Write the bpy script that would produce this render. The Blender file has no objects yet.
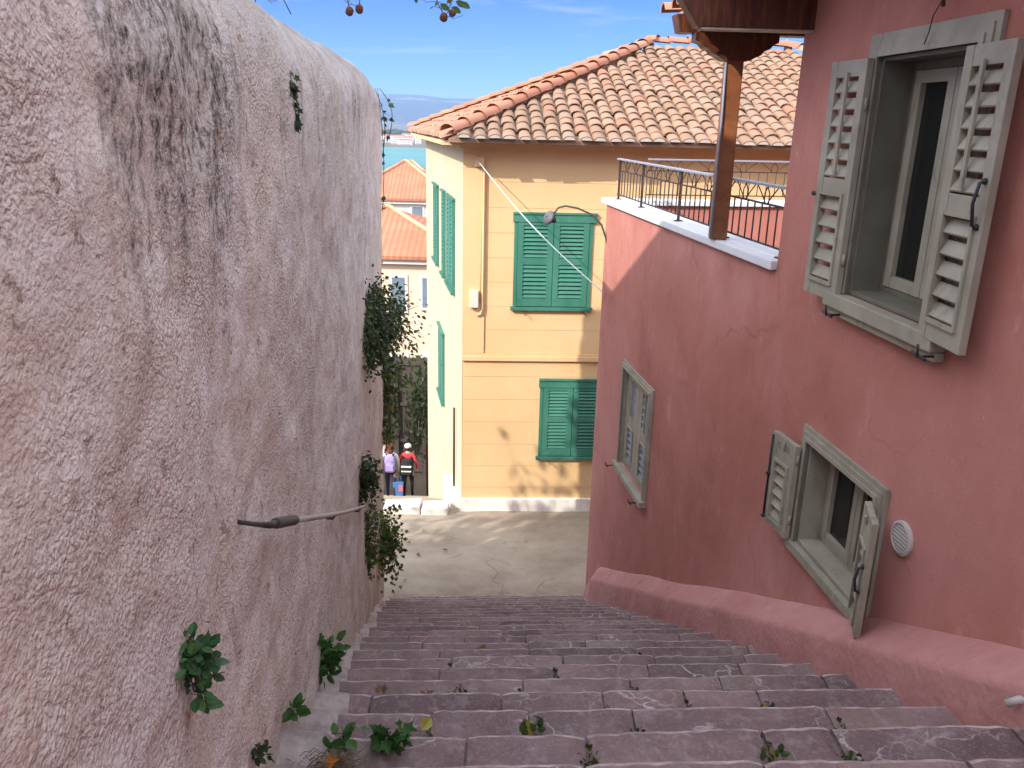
import bpy, bmesh, math, random
from mathutils import Vector, Matrix, noise
random.seed(7)
R = math.radians
scene = bpy.context.scene
col = scene.collection

# ------------------------------------------------------------------ object helpers
ORG = {}
class MB:
    """collects world-space geometry, built as one mesh object"""
    def __init__(s): s.v = []; s.f = []; s.m = []; s.sm = []
    def vert(s, p): s.v.append((p[0], p[1], p[2])); return len(s.v) - 1
    def face(s, idx, m=0, smooth=False): s.f.append(tuple(idx)); s.m.append(m); s.sm.append(smooth)
    def quad(s, a, b, c, d, m=0): s.face([s.vert(a), s.vert(b), s.vert(c), s.vert(d)], m)
    def poly(s, pts, m=0): s.face([s.vert(p) for p in pts], m)
    def hexa(s, p, m=0):
        """p = 8 points: bottom 4 (ccw) then top 4"""
        i = [s.vert(q) for q in p]
        for f in ((3,2,1,0),(4,5,6,7),(0,1,5,4),(1,2,6,5),(2,3,7,6),(3,0,4,7)): s.face([i[k] for k in f], m)
    def box(s, x0, x1, y0, y1, z0, z1, m=0):
        s.hexa([(x0,y0,z0),(x1,y0,z0),(x1,y1,z0),(x0,y1,z0),(x0,y0,z1),(x1,y0,z1),(x1,y1,z1),(x0,y1,z1)], m)
    def fbox(s, F, u0, u1, n0, n1, z0, z1, m=0):
        s.hexa([F(u0,n0,z0),F(u1,n0,z0),F(u1,n1,z0),F(u0,n1,z0),F(u0,n0,z1),F(u1,n0,z1),F(u1,n1,z1),F(u0,n1,z1)], m)
    def grid(s, rows, m=0, smooth=True, closeu=False):
        idx = [[s.vert(p) for p in r] for r in rows]
        for i in range(len(idx) - 1):
            n = len(idx[i])
            for j in range(n if closeu else n - 1):
                k = (j + 1) % n
                s.face([idx[i][j], idx[i][k], idx[i+1][k], idx[i+1][j]], m, smooth)
        return idx
    def tube(s, pts, r, n=8, m=0, cap=True):
        pts = [Vector(p) for p in pts]
        rs = r if isinstance(r, (list, tuple)) else [r] * len(pts)
        rows = []; ref = None
        for i, p in enumerate(pts):
            t = (pts[min(i+1, len(pts)-1)] - pts[max(i-1, 0)])
            t = t.normalized() if t.length > 1e-9 else Vector((0,0,1))
            if ref is None:
                ref = t.orthogonal().normalized()
            a = (ref - t * ref.dot(t))
            a = a.normalized() if a.length > 1e-6 else t.orthogonal().normalized()
            ref = a; b = t.cross(a)
            rows.append([p + (a*math.cos(2*math.pi*k/n) + b*math.sin(2*math.pi*k/n)) * rs[i] for k in range(n)])
        idx = s.grid(rows, m, True, True)
        if cap:
            s.face(idx[0][::-1], m); s.face(idx[-1], m)
    def ball(s, c, rx, ry=None, rz=None, n=10, m=0, jit=0):
        ry = ry or rx; rz = rz or rx; rows = []
        for i in range(1, n):
            th = math.pi * i / n
            rows.append([(c[0] + rx*math.sin(th)*math.cos(2*math.pi*k/(n+2))*(1+random.uniform(-jit,jit)),
                          c[1] + ry*math.sin(th)*math.sin(2*math.pi*k/(n+2))*(1+random.uniform(-jit,jit)),
                          c[2] - rz*math.cos(th)) for k in range(n+2)])
        idx = s.grid(rows, m, True, True)
        a = s.vert((c[0], c[1], c[2]-rz)); b = s.vert((c[0], c[1], c[2]+rz)); L = n + 2
        for k in range(L):
            s.face([a, idx[0][(k+1)%L], idx[0][k]], m, True); s.face([b, idx[-1][k], idx[-1][(k+1)%L]], m, True)
    def build(s, name, mats, parent=None, bevel=0, org=None):
        me = bpy.data.meshes.new(name)
        o0 = Vector(org) if org is not None else (ORG.get(parent.name, Vector()) if parent else Vector())
        me.from_pydata([(x-o0.x, y-o0.y, z-o0.z) for x, y, z in s.v], [], s.f)
        if not isinstance(mats, (list, tuple)): mats = [mats]
        for m in mats: me.materials.append(m)
        me.polygons.foreach_set('material_index', s.m)
        me.polygons.foreach_set('use_smooth', s.sm)
        me.update()
        if bevel:
            bm = bmesh.new(); bm.from_mesh(me)
            bmesh.ops.remove_doubles(bm, verts=bm.verts, dist=1e-5)
            bmesh.ops.recalc_face_normals(bm, faces=bm.faces)
            es = [e for e in bm.edges if len(e.link_faces) == 2 and e.calc_face_angle(0) > 0.6]
            bmesh.ops.bevel(bm, geom=es, offset=bevel, segments=2, affect='EDGES', profile=0.6)
            bm.to_mesh(me); bm.free()
        else:
            bm = bmesh.new(); bm.from_mesh(me)
            bmesh.ops.recalc_face_normals(bm, faces=bm.faces)
            bm.to_mesh(me); bm.free()
        o = bpy.data.objects.new(name, me); col.objects.link(o)
        if parent is not None:
            o.parent = parent
        elif org is not None:
            o.location = o0
        ORG[o.name] = o0
        return o

def tag(o, label=None, cat=None, group=None, kind=None):
    if label: o['label'] = label
    if cat: o['category'] = cat
    if group: o['group'] = group
    if kind: o['kind'] = kind
    return o
def thing(name, label, cat, loc=(0,0,0), group=None):
    o = bpy.data.objects.new(name, None); col.objects.link(o)
    o.location = loc; o.empty_display_size = .1
    ORG[o.name] = Vector(loc)
    return tag(o, label, cat, group)
def copy_tree(o, loc, rotz=0, scale=1, label=None):
    c = o.copy(); col.objects.link(c); c.location = loc; c.rotation_euler = (0,0,rotz); c.scale = (scale,)*3
    if label: c['label'] = label
    for ch in list(o.children):
        d = ch.copy(); col.objects.link(d); d.parent = c
        for g in list(ch.children):
            e = g.copy(); col.objects.link(e); e.parent = d
    return c
def frame(ox, oy, dx, dy, flip=1):
    L = math.hypot(dx, dy); ux, uy = dx/L, dy/L; nx, ny = -uy*flip, ux*flip
    return lambda u, n, z: (ox + ux*u + nx*n, oy + uy*u + ny*n, z)
def fbm(p, sc, oc=3):
    a = 0; w = 1; t = 0
    for i in range(oc):
        a += w * noise.noise(Vector(p) * sc * (2**i)); t += w; w *= .5
    return a / t

# ------------------------------------------------------------------ materials
class NT:
    def __init__(s, name):
        s.mat = bpy.data.materials.new(name); s.mat.use_nodes = True
        s.t = s.mat.node_tree; s.t.nodes.clear()
        s.out = s.n('ShaderNodeOutputMaterial'); s.b = s.n('ShaderNodeBsdfPrincipled')
        s.l(s.b.outputs[0], s.out.inputs[0]); s._co = None
    def n(s, t, **kw):
        nd = s.t.nodes.new(t)
        for k, v in kw.items(): setattr(nd, k, v)
        return nd
    def l(s, a, b): s.t.links.new(a, b)
    def co(s, scale=(1,1,1), rot=(0,0,0)):
        if s._co is None: s._co = s.n('ShaderNodeTexCoord').outputs['Object']
        m = s.n('ShaderNodeMapping'); m.inputs['Scale'].default_value = scale; m.inputs['Rotation'].default_value = rot
        s.l(s._co, m.inputs[0]); return m.outputs[0]
    def noise(s, scale, detail=4, rough=.55, vec=None, dist=0):
        x = s.n('ShaderNodeTexNoise'); x.inputs['Scale'].default_value = scale; x.inputs['Detail'].default_value = detail
        x.inputs['Roughness'].default_value = rough; x.inputs['Distortion'].default_value = dist
        s.l(vec if vec is not None else s.co(), x.inputs['Vector']); return x.outputs['Fac']
    def voro(s, scale, vec=None, feature='F1', out='Distance'):
        x = s.n('ShaderNodeTexVoronoi', feature=feature); x.inputs['Scale'].default_value = scale
        s.l(vec if vec is not None else s.co(), x.inputs['Vector']); return x.outputs[out]
    def ramp(s, fac, stops):
        r = s.n('ShaderNodeValToRGB'); e = r.color_ramp.elements
        while len(e) < len(stops): e.new(.5)
        for i, (p, c) in enumerate(stops):
            e[i].position = p; e[i].color = (c if isinstance(c, (tuple, list)) else (c,c,c)) + ((1,) if not isinstance(c, (tuple, list)) or len(c) == 3 else ())  if isinstance(c, tuple) else (c, c, c, 1)
        s.l(fac, r.inputs[0]); return r.outputs[0]
    def mix(s, fac, a, b, blend='MIX'):
        m = s.n('ShaderNodeMix', data_type='RGBA', blend_type=blend)
        for sock, v in ((m.inputs[0], fac), (m.inputs[6], a), (m.inputs[7], b)):
            if hasattr(v, 'is_output'): s.l(v, sock)
            else: sock.default_value = v if not isinstance(v, tuple) else v + (1,)
        return m.outputs[2]
    def math(s, op, a, b=0, clamp=False):
        m = s.n('ShaderNodeMath', operation=op); m.use_clamp = clamp
        for sock, v in ((m.inputs[0], a), (m.inputs[1], b)):
            if hasattr(v, 'is_output'): s.l(v, sock)
            else: sock.default_value = v
        return m.outputs[0]
    def sep(s):
        x = s.n('ShaderNodeSeparateXYZ'); s.l(s.co(), x.inputs[0]); return x.outputs
    def island(s): return s.n('ShaderNodeNewGeometry').outputs['Random Per Island']
    def obrand(s): return s.n('ShaderNodeObjectInfo').outputs['Random']
    def bump(s, h, strength=.5, dist=.01, prev=None):
        b = s.n('ShaderNodeBump'); b.inputs['Strength'].default_value = strength; b.inputs['Distance'].default_value = dist
        s.l(h, b.inputs['Height'])
        if prev is not None: s.l(prev, b.inputs['Normal'])
        return b.outputs[0]
    def fin(s, color, rough=.85, normal=None, metal=0, spec=.3):
        for k, v in (('Base Color', color), ('Roughness', rough)):
            if hasattr(v, 'is_output'): s.l(v, s.b.inputs[k])
            else: s.b.inputs[k].default_value = v + (1,) if isinstance(v, tuple) else v
        s.b.inputs['Metallic'].default_value = metal
        s.b.inputs['Specular IOR Level'].default_value = spec
        if normal is not None: s.l(normal, s.b.inputs['Normal'])
        return s.mat

def simple(name, c, rough=.7, var=.12, sc=6, bump=.15, metal=0, spec=.3, dirt=None):
    t = NT(name); n = t.noise(sc, 5); d = tuple(x*(1-var) for x in c); l = tuple(min(1, x*(1+var)) for x in c)
    cc = t.ramp(n, [(.3, d), (.7, l)])
    if dirt:
        cc = t.mix(t.ramp(t.noise(sc*.7, 6, .65, t.co((1,1,.35))), [(.52, 0.0), (.72, .7)]), cc, dirt)
    return t.fin(cc, rough, t.bump(t.noise(sc*6, 4), bump, .004) if bump else None, metal, spec)

M = {}
def mat_old_wall():
    t = NT('old_plaster'); z = t.sep()[2]
    lo = t.noise(.9, 4, .6)
    base = t.ramp(lo, [(.3, (.62,.51,.42)), (.48, (.68,.59,.525)), (.68, (.70,.625,.60))])
    base = t.mix(t.ramp(t.noise(5.5, 8, .68), [(.42, 0.0), (.62, .6)]), base, (.82,.76,.73))
    fine = t.noise(46, 5, .7)
    # weeping brown stains, broad ochre patches where the finish coat has gone, small pits darkened as the shade between lumps
    st = t.noise(2.2, 7, .68, t.co((3.2,3.2,.5)))
    base = t.mix(t.ramp(st, [(.54, 0.0), (.72, .6)]), base, (.44,.33,.255))
    base = t.mix(t.ramp(t.noise(1.3, 6, .65), [(.50, 0.0), (.66, .5)]), base, (.60,.46,.37))
    base = t.mix(t.ramp(t.noise(2.7, 7, .7), [(.5, 0.0), (.62, .5)]), base, (.78,.68,.57))
    base = t.mix(t.ramp(t.noise(21, 6, .72), [(.59, 0.0), (.65, .8)]), base, (.27,.19,.15))
    low = t.n('ShaderNodeMapRange'); low.inputs[1].default_value = 1.4; low.inputs[2].default_value = -2.5; t.l(z, low.inputs[0])
    base = t.mix(t.math('MULTIPLY', low.outputs[0], t.ramp(t.noise(3.1, 7, .7, t.co((1.5,1.5,.5))), [(.40, 0.0), (.62, .75)])), base, (.37,.27,.205))
    # black weathering below the coping: long vertical runs, thickest on one stretch of the wall
    run = t.noise(2.6, 8, .74, t.co((3.4,3.4,.25)))
    zone = t.n('ShaderNodeMapRange'); zone.inputs[1].default_value = 1.95; zone.inputs[2].default_value = 2.66
    t.l(z, zone.inputs[0])
    up = t.n('ShaderNodeMapRange'); up.inputs[1].default_value = 2.90; up.inputs[2].default_value = 2.74
    t.l(z, up.inputs[0])
    yy = t.math('DIVIDE', t.math('ADD', t.sep()[1], 3.0), 9.0, True)
    where = t.ramp(yy, [(.095, .05), (.125, .95), (.19, 1.0), (.235, .30), (.30, .66), (.40, .35), (.58, .62), (.75, .5), (.95, .6)])
    f = t.math('MULTIPLY', t.math('MULTIPLY', zone.outputs[0], up.outputs[0]), where)
    th = t.math('SUBTRACT', t.math('ADD', run, t.math('MULTIPLY', f, .55)), .73)
    blk = t.math('MULTIPLY', t.math('MULTIPLY', th, 5.0, True), t.ramp(fine, [(.40, 1.0), (.60, .25)]), True)
    blk = t.math('MULTIPLY', blk, t.ramp(t.noise(13, 6, .7), [(.40, .35), (.54, 1.0)]))
    base = t.mix(blk, base, (.03,.023,.019))
    wob = t.n('ShaderNodeTexNoise'); wob.inputs['Scale'].default_value = 22; wob.inputs['Detail'].default_value = 3; t.l(t.co(), wob.inputs['Vector'])
    wv = t.n('ShaderNodeVectorMath', operation='MULTIPLY_ADD'); t.l(wob.outputs['Color'], wv.inputs[0]); wv.inputs[1].default_value = (.018,.018,.018); t.l(t.co(), wv.inputs[2])
    grit = t.voro(210, wv.outputs[0]); peb = t.voro(105, wv.outputs[0]); big = t.voro(30, wv.outputs[0])
    rgh = t.ramp(t.noise(1.7, 5, .6), [(.38, .35), (.6, 1.0)])
    h = t.math('ADD', t.math('MULTIPLY', t.noise(60, 6, .7), .7), t.math('MULTIPLY', rgh, t.math('ADD', t.math('MULTIPLY', big, -.2), t.math('ADD', t.math('MULTIPLY', grit, -.35), t.math('MULTIPLY', peb, -.6)))))
    base = t.mix(t.math('MULTIPLY', rgh, t.ramp(peb, [(.0, .0), (.40, .0), (.78, .55)])), base, (.40,.31,.26))  # hollows between pebbles darkened: dirt and their shade in one tone
    base = t.mix(t.ramp(grit, [(.0, .35), (.25, .0)]), base, (.88,.83,.80))  # grit crests lightened as painted highlights
    cap = t.n('ShaderNodeMapRange'); cap.inputs[1].default_value = 2.72; cap.inputs[2].default_value = 2.95; t.l(z, cap.inputs[0])
    base = t.mix(t.math('MULTIPLY', cap.outputs[0], t.ramp(t.noise(4, 6, .7), [(.3, .3), (.6, .9)])), base, (.33,.28,.25))  # cap greyed, partly weathering, partly dimmed against the bright overhead sky
    n1 = t.bump(h, .7, .016)
    n2 = t.bump(t.noise(7, 3, .5, t.co((1,.9,1.3))), .45, .05, n1)
    return t.fin(base, .95, n2, spec=.1)
def mat_pink():
    t = NT('pink_plaster')
    lo = t.noise(.7, 4, .6)
    b = t.ramp(lo, [(.3, (.365,.138,.105)), (.55, (.44,.178,.142)), (.75, (.50,.23,.19))])
    b = t.mix(t.ramp(t.noise(3.4, 7, .7, t.co((1,1,.45))), [(.5, 0.0), (.76, .32)]), b, (.58,.31,.275))
    b = t.mix(t.ramp(t.noise(1.7, 6, .7, t.co((1.6,1.6,.2))), [(.52, 0.0), (.74, .5)]), b, (.36,.13,.10))
    b = t.mix(t.ramp(t.noise(.45, 3, .5), [(.45, 0.0), (.7, .4)]), b, (.60,.31,.28))
    b = t.mix(t.ramp(t.noise(40, 5, .7), [(.66, 0.0), (.72, .5)]), b, (.68,.47,.43))
    ds = t.n('ShaderNodeTexNoise'); ds.inputs['Scale'].default_value = 2.0; ds.inputs['Detail'].default_value = 6; t.l(t.co(), ds.inputs['Vector'])
    vm = t.n('ShaderNodeVectorMath', operation='MULTIPLY_ADD'); t.l(ds.outputs['Color'], vm.inputs[0]); vm.inputs[1].default_value = (.5,.5,.5); t.l(t.co(), vm.inputs[2])
    ck = t.math('MULTIPLY', t.ramp(t.voro(.75, vm.outputs[0], 'DISTANCE_TO_EDGE'), [(.0, .35), (.004, .2), (.009, 0.0)]), t.ramp(t.noise(.8, 3), [(.50, 0.0), (.58, 1.0)]))
    b = t.mix(ck, b, (.16,.06,.05))
    b = t.mix(t.ramp(t.noise(5.5, 7, .75, t.co((1,1,.6))), [(.60, 0.0), (.72, .55)]), b, (.60,.36,.31))
    b = t.mix(t.ramp(t.noise(1.1, 5, .65), [(.53, 0.0), (.7, .45)]), b, (.30,.105,.085))
    n = t.bump(t.noise(60, 5, .6), .35, .008, t.bump(t.noise(2.2, 3), .4, .05))
    return t.fin(b, .9, n, spec=.15)
def mat_plinth():
    t = NT('pink_render')
    b = t.ramp(t.noise(2.1, 5, .65), [(.3, (.40,.175,.155)), (.7, (.51,.255,.23))])
    b = t.mix(t.ramp(t.noise(6, 7, .7), [(.58, 0.0), (.8, .5)]), b, (.57,.35,.325))
    b = t.mix(t.ramp(t.noise(9, 6, .7), [(.6, 0.0), (.78, .55)]), b, (.33,.20,.175))
    return t.fin(b, .92, t.bump(t.noise(40, 6, .65), .45, .01, t.bump(t.noise(5, 3), .5, .04)), spec=.15)
def mat_yellow(name, a, b2):
    t = NT(name)
    b = t.ramp(t.noise(1.1, 5, .6), [(.3, a), (.7, b2)])
    b = t.mix(t.ramp(t.noise(2.5, 7, .7, t.co((2,2,.25))), [(.58, 0.0), (.85, .35)]), b, tuple(x*.72 for x in a))
    return t.fin(b, .9, t.bump(t.noise(55, 5), .15, .005), spec=.15)
def mat_stone():
    t = NT('purple_limestone'); r = t.island()
    v = t.n('ShaderNodeVectorMath', operation='ADD')
    cmb = t.n('ShaderNodeCombineXYZ'); t.l(t.math('MULTIPLY', r, 7.0), cmb.inputs[0]); t.l(t.math('MULTIPLY', r, 3.0), cmb.inputs[1])
    t.l(t.co(), v.inputs[0]); t.l(cmb.outputs[0], v.inputs[1]); vec = v.outputs[0]
    b = t.ramp(t.noise(3.2, 7, .62, vec), [(.28, (.095,.062,.062)), (.5, (.16,.108,.105)), (.72, (.25,.18,.168))])
    b = t.mix(t.math('MULTIPLY', r, .3), b, (.26,.155,.145)); b = t.mix(1.0, b, t.ramp(r, [(.0, .80), (.5, 1.0), (1.0, 1.15)]), 'MULTIPLY')
    dist = t.n('ShaderNodeTexNoise'); dist.inputs['Scale'].default_value = 3.5; dist.inputs['Detail'].default_value = 5; t.l(vec, dist.inputs['Vector'])
    w = t.mix(.28, (0.0,0.0,0.0), (1.0,1.0,1.0))
    vm = t.n('ShaderNodeVectorMath', operation='MULTIPLY_ADD'); t.l(dist.outputs['Color'], vm.inputs[0]); vm.inputs[1].default_value = (.55,.55,.55); t.l(vec, vm.inputs[2])
    edge = t.voro(2.6, vm.outputs[0], 'DISTANCE_TO_EDGE')
    vein = t.math('MULTIPLY', t.ramp(edge, [(.0, 1.0), (.006, .8), (.014, 0.0)]), t.ramp(t.noise(2.1, 4, .6, vec), [(.48, 0.0), (.62, .9)]))
    b = t.mix(vein, b, (.52,.44,.43))
    e2 = t.voro(8.5, vm.outputs[0], 'DISTANCE_TO_EDGE'); v2 = t.math('MULTIPLY', t.ramp(e2, [(.0, .8), (.012, .4), (.03, 0.0)]), t.ramp(t.noise(3.3, 4, .6, vec), [(.52, 0.0), (.66, .7)]))
    b = t.mix(v2, b, (.46,.37,.355))
    b = t.mix(t.ramp(t.noise(19, 7, .75), [(.56, 0.0), (.70, .45)]), b, (.135,.09,.085))
    b = t.mix(t.ramp(t.noise(75, 4, .8), [(.55, 0.0), (.66, .4)]), b, (.36,.29,.27)); b = t.mix(t.ramp(t.noise(55, 4, .8), [(.56, 0.0), (.66, .6)]), b, (.09,.06,.06))
    scuff = t.ramp(t.noise(14, 8, .75, vec), [(.52, 0.0), (.72, .6)])
    b = t.mix(scuff, b, (.36,.29,.285))
    b = t.mix(t.ramp(t.noise(1.4, 4, .6), [(.52, 0.0), (.70, .6)]), b, (.20,.155,.12))
    n = t.bump(t.noise(26, 6, .65, vec), .4, .01, t.bump(t.noise(6, 3, .5, vec), .4, .03))
    return t.fin(b, t.ramp(t.noise(8, 4), [(.3, .55), (.7, .85)]), n, spec=.25)
def mat_mortar():
    t = NT('lime_mortar')
    b = t.ramp(t.noise(7, 7, .7), [(.3, (.24,.19,.165)), (.5, (.46,.39,.36)), (.7, (.60,.53,.50))])
    b = t.mix(t.ramp(t.noise(3, 5, .6), [(.56, 0.0), (.7, .7)]), b, (.20,.15,.11))
    return t.fin(b, .95, t.bump(t.noise(35, 8, .75), .8, .02), spec=.1)
def mat_concrete():
    t = NT('worn_concrete')
    b = t.ramp(t.noise(.8, 6, .65), [(.32, (.22,.178,.13)), (.5, (.32,.262,.195)), (.68, (.40,.335,.255))])
    b = t.mix(t.ramp(t.noise(3.0, 8, .72), [(.56, 0.0), (.75, .5)]), b, (.24,.20,.165))
    ds = t.n('ShaderNodeTexNoise'); ds.inputs['Scale'].default_value = 2.5; ds.inputs['Detail'].default_value = 6; t.l(t.co(), ds.inputs['Vector'])
    vm = t.n('ShaderNodeVectorMath', operation='MULTIPLY_ADD'); t.l(ds.outputs['Color'], vm.inputs[0]); vm.inputs[1].default_value = (.6,.6,.6); t.l(t.co(), vm.inputs[2])
    cr = t.math('MULTIPLY', t.ramp(t.voro(.62, vm.outputs[0], 'DISTANCE_TO_EDGE'), [(.0, .6), (.006, .35), (.013, 0.0)]), t.ramp(t.noise(.9, 4), [(.48, 0.0), (.6, 1.0)]))
    b = t.mix(cr, b, (.10,.08,.06))
    b = t.mix(t.ramp(t.noise(16, 7, .75), [(.60, 0.0), (.70, .5)]), b, (.17,.135,.10))
    sy = t.sep()[1]; e1 = t.n('ShaderNodeMapRange'); e1.inputs[1].default_value = 9.7; e1.inputs[2].default_value = 9.15; t.l(sy, e1.inputs[0])
    b = t.mix(t.math('MULTIPLY', e1.outputs[0], t.ramp(t.noise(4, 6, .7), [(.35, .1), (.6, .85)])), b, (.17,.13,.105))
    return t.fin(b, .9, t.bump(t.noise(40, 6, .65), .3, .01), spec=.15)
def mat_tile(name, old=True):
    t = NT(name); r = t.island()
    if old:
        b = t.ramp(r, [(0, (.275,.16,.10)), (.35, (.315,.19,.125)), (.7, (.35,.22,.15)), (.93, (.30,.175,.12)), (.955, (.41,.16,.10)), (1, (.43,.175,.11))])
    else:
        b = t.ramp(r, [(0, (.36,.15,.09)), (.5, (.42,.185,.115)), (1, (.47,.235,.16))])
    b = t.mix(t.ramp(t.noise(9, 6, .7), [(.45, 0.0), (.72, .4)]), b, (.20,.135,.095) if old else (.40,.22,.13))
    if old:
        b = t.mix(t.ramp(t.noise(1.1, 6, .65), [(.45, 0.0), (.66, .45)]), b, (.19,.155,.115)); b = t.mix(t.ramp(t.noise(23, 6, .75), [(.62, 0.0), (.7, .6)]), b, (.44,.38,.29))
    return t.fin(b, .9, t.bump(t.noise(50, 5), .3, .006), spec=.15)
def mat_leaf(name, a, b2, c=None):
    t = NT(name); r = t.island()
    stops = [(0, a), (.75, b2)] + ([(.93, c)] if c else [])
    k = t.ramp(r, stops)
    k = t.mix(t.ramp(t.noise(30, 3), [(.4, 0.0), (.7, .3)]), k, tuple(x*.55 for x in a))
    t.fin(k, .55, None, spec=.35)
    tr = t.n('ShaderNodeBsdfTranslucent'); t.l(k, tr.inputs[0])
    mx = t.n('ShaderNodeMixShader'); mx.inputs[0].default_value = .22
    t.l(t.b.outputs[0], mx.inputs[1]); t.l(tr.outputs[0], mx.inputs[2]); t.l(mx.outputs[0], t.out.inputs[0])
    return t.mat
def mat_wood():
    t = NT('shaded_varnished_wood'); v = t.co((14,14,1.6))
    b = t.ramp(t.noise(2.5, 6, .6, v), [(.3, (.045,.013,.008)), (.55, (.10,.03,.014)), (.75, (.19,.068,.028))])  # canopy timber darkened so its shade sits in the colour
    return t.fin(b, .42, t.bump(t.noise(9, 4, .6, v), .3, .004), spec=.4)
def mat_paint():
    t = NT('weathered_beige_grey_paint')
    b = t.ramp(t.noise(4, 5, .6), [(.3, (.25,.222,.168)), (.7, (.345,.312,.242))])
    b = t.mix(t.ramp(t.noise(11, 7, .72, t.co((1,1,.4))), [(.52, 0.0), (.72, .7)]), b, (.15,.13,.095))
    return t.fin(b, .55, t.bump(t.noise(30, 4), .12, .003), spec=.3)
def mat_green():
    t = NT('green_shutter_paint')
    b = t.ramp(t.noise(3, 5, .6, t.co((1,1,.4))), [(.3, (.035,.145,.10)), (.7, (.06,.21,.15))])
    return t.fin(b, .55, None, spec=.25)
def mat_glass():
    t = NT('dark_window_glass'); t.fin((.012,.013,.012), .06, None, spec=.5); return t.mat
def mat_sea():
    t = NT('sea_water')
    b = t.ramp(t.noise(.004, 5, .6, t.co((1,3,1))), [(.35, (.04,.165,.135)), (.65, (.07,.23,.185))])
    return t.fin(b, .35, t.bump(t.noise(.05, 4, .6), .3, 1.0), spec=.2)
def mat_mount():
    t = NT('mountain_scrub')
    b = t.ramp(t.noise(.0022, 8, .65), [(.35, (.03,.04,.04)), (.55, (.08,.08,.07)), (.66, (.26,.235,.20))])  # palest stop paints sunlit patches onto the slopes
    return t.fin(b, .95, None, spec=.05)
def mat_ground():
    t = NT('dry_earth')
    b = t.ramp(t.noise(.35, 7, .65), [(.35, (.10,.085,.055)), (.6, (.20,.165,.115)), (.75, (.10,.11,.05))])
    return t.fin(b, .95, t.bump(t.noise(3, 5), .4, .05), spec=.1)

M['oldwall'] = mat_old_wall(); M['pink'] = mat_pink(); M['plinth'] = mat_plinth()
M['yellow'] = mat_yellow('ochre_plaster', (.63,.42,.21), (.69,.48,.265))
M['cream'] = mat_yellow('pale_cream_plaster', (.54,.44,.29), (.60,.50,.345))
M['stone'] = mat_stone(); M['mortar'] = mat_mortar(); M['concrete'] = mat_concrete()
M['tile'] = mat_tile('weathered_roof_tile'); M['newtile'] = mat_tile('orange_roof_tile', False)
M['wood'] = mat_wood(); M['paint'] = mat_paint(); M['green'] = mat_green(); M['glass'] = mat_glass(); M['lining'] = simple('shade_darkened_lining_paint', (.13,.122,.09), .6, .15, 6, .1)  # lining darkened: the shade of the reveal is put into its colour
M['sea'] = mat_sea(); M['mount'] = mat_mount(); M['ground'] = mat_ground()
M['white'] = simple('white_limewash', (.74,.70,.64), .85, .08, 5, .2, dirt=(.42,.36,.29))
M['marble'] = simple('white_marble', (.66,.66,.68), .5, .06, 4, .1)
M['iron'] = simple('black_iron', (.02,.02,.022), .5, .2, 20, .2, spec=.4)
M['rustiron'] = simple('rusty_rail_paint', (.05,.034,.028), .55, .3, 25, .2)
M['railtop'] = simple('grey_blue_rail', (.24,.26,.32), .45, .1, 12, .05, spec=.4)
M['soffit'] = simple('pale_soffit_board', (.42,.34,.27), .7, .2, 8, .2)
M['greywood'] = simple('weathered_pole_wood', (.40,.35,.30), .8, .2, 18, .3)
M['wire'] = simple('pale_cable', (.62,.60,.56), .6, .05, 5, 0)
M['darkwire'] = simple('dark_cable', (.06,.055,.05), .6, .1, 5, 0)
M['plastic'] = simple('cream_plastic', (.62,.56,.47), .5, .06, 8, 0)
M['ventpl'] = simple('grey_vent_plastic', (.46,.40,.37), .5, .06, 8, 0)
M['gap'] = simple('dark_recess', (.03,.025,.022), .9, .1, 5, 0)
M['leaf'] = mat_leaf('fresh_leaf', (.028,.085,.02), (.06,.155,.035))
M['leafdark'] = mat_leaf('dark_leaf', (.018,.038,.011), (.045,.078,.022))
M['leafbush'] = mat_leaf('bush_leaf', (.018,.038,.011), (.05,.085,.022), (.10,.14,.035))
M['leafmix'] = mat_leaf('ivy_leaf', (.035,.075,.018), (.085,.14,.03), (.28,.24,.05))
M['leaffig'] = mat_leaf('fig_leaf', (.025,.075,.028), (.055,.14,.045), (.10,.20,.05))
M['dry'] = mat_leaf('dry_leaf', (.13,.065,.035), (.24,.12,.055), (.36,.15,.04))
M['straw'] = mat_leaf('dead_grass', (.16,.11,.065), (.27,.19,.11))
M['orangeleaf'] = mat_leaf('orange_leaf', (.55,.17,.03), (.65,.24,.04))
M['yellowleaf'] = mat_leaf('yellowing_leaf', (.22,.22,.03), (.36,.33,.05))
M['underroof'] = simple('roof_mortar_bed', (.29,.18,.12), .95, .2, 8, .3)
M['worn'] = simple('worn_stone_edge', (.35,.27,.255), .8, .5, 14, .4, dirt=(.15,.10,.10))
M['greysh'] = simple('grey_enamel', (.11,.105,.12), .5, .1, 9, 0)
M['stepdark'] = simple('dark_step_back', (.13,.092,.085), .95, .35, 14, .5, dirt=(.07,.065,.04))
M['postwood'] = simple('sunlit_varnished_wood', (.24,.088,.034), .4, .3, 9, .2, spec=.4, dirt=(.10,.035,.018))  # post timber lightened in colour so it reads as sunlit
M['bark'] = simple('bark', (.10,.075,.055), .95, .3, 15, .6)
M['pod'] = simple('brown_seed_pod', (.13,.05,.03), .8, .3, 40, .4)
M['stucco'] = simple('rose_stucco', (.72,.53,.39), .9, .06, 1, .1)
M['whitehouse'] = simple('white_stucco', (.72,.66,.58), .9, .05, 1, .1)
M['farwin'] = simple('far_window', (.16,.20,.24), .3, .1, 2, 0)
M['gate'] = simple('shaded_gate_paint', (.075,.06,.05), .7, .2, 3, .1)
M['skin'] = simple('skin', (.52,.32,.24), .6, .05, 9, 0)
M['hair'] = simple('auburn_hair', (.13,.04,.018), .6, .3, 60, .3)
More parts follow.
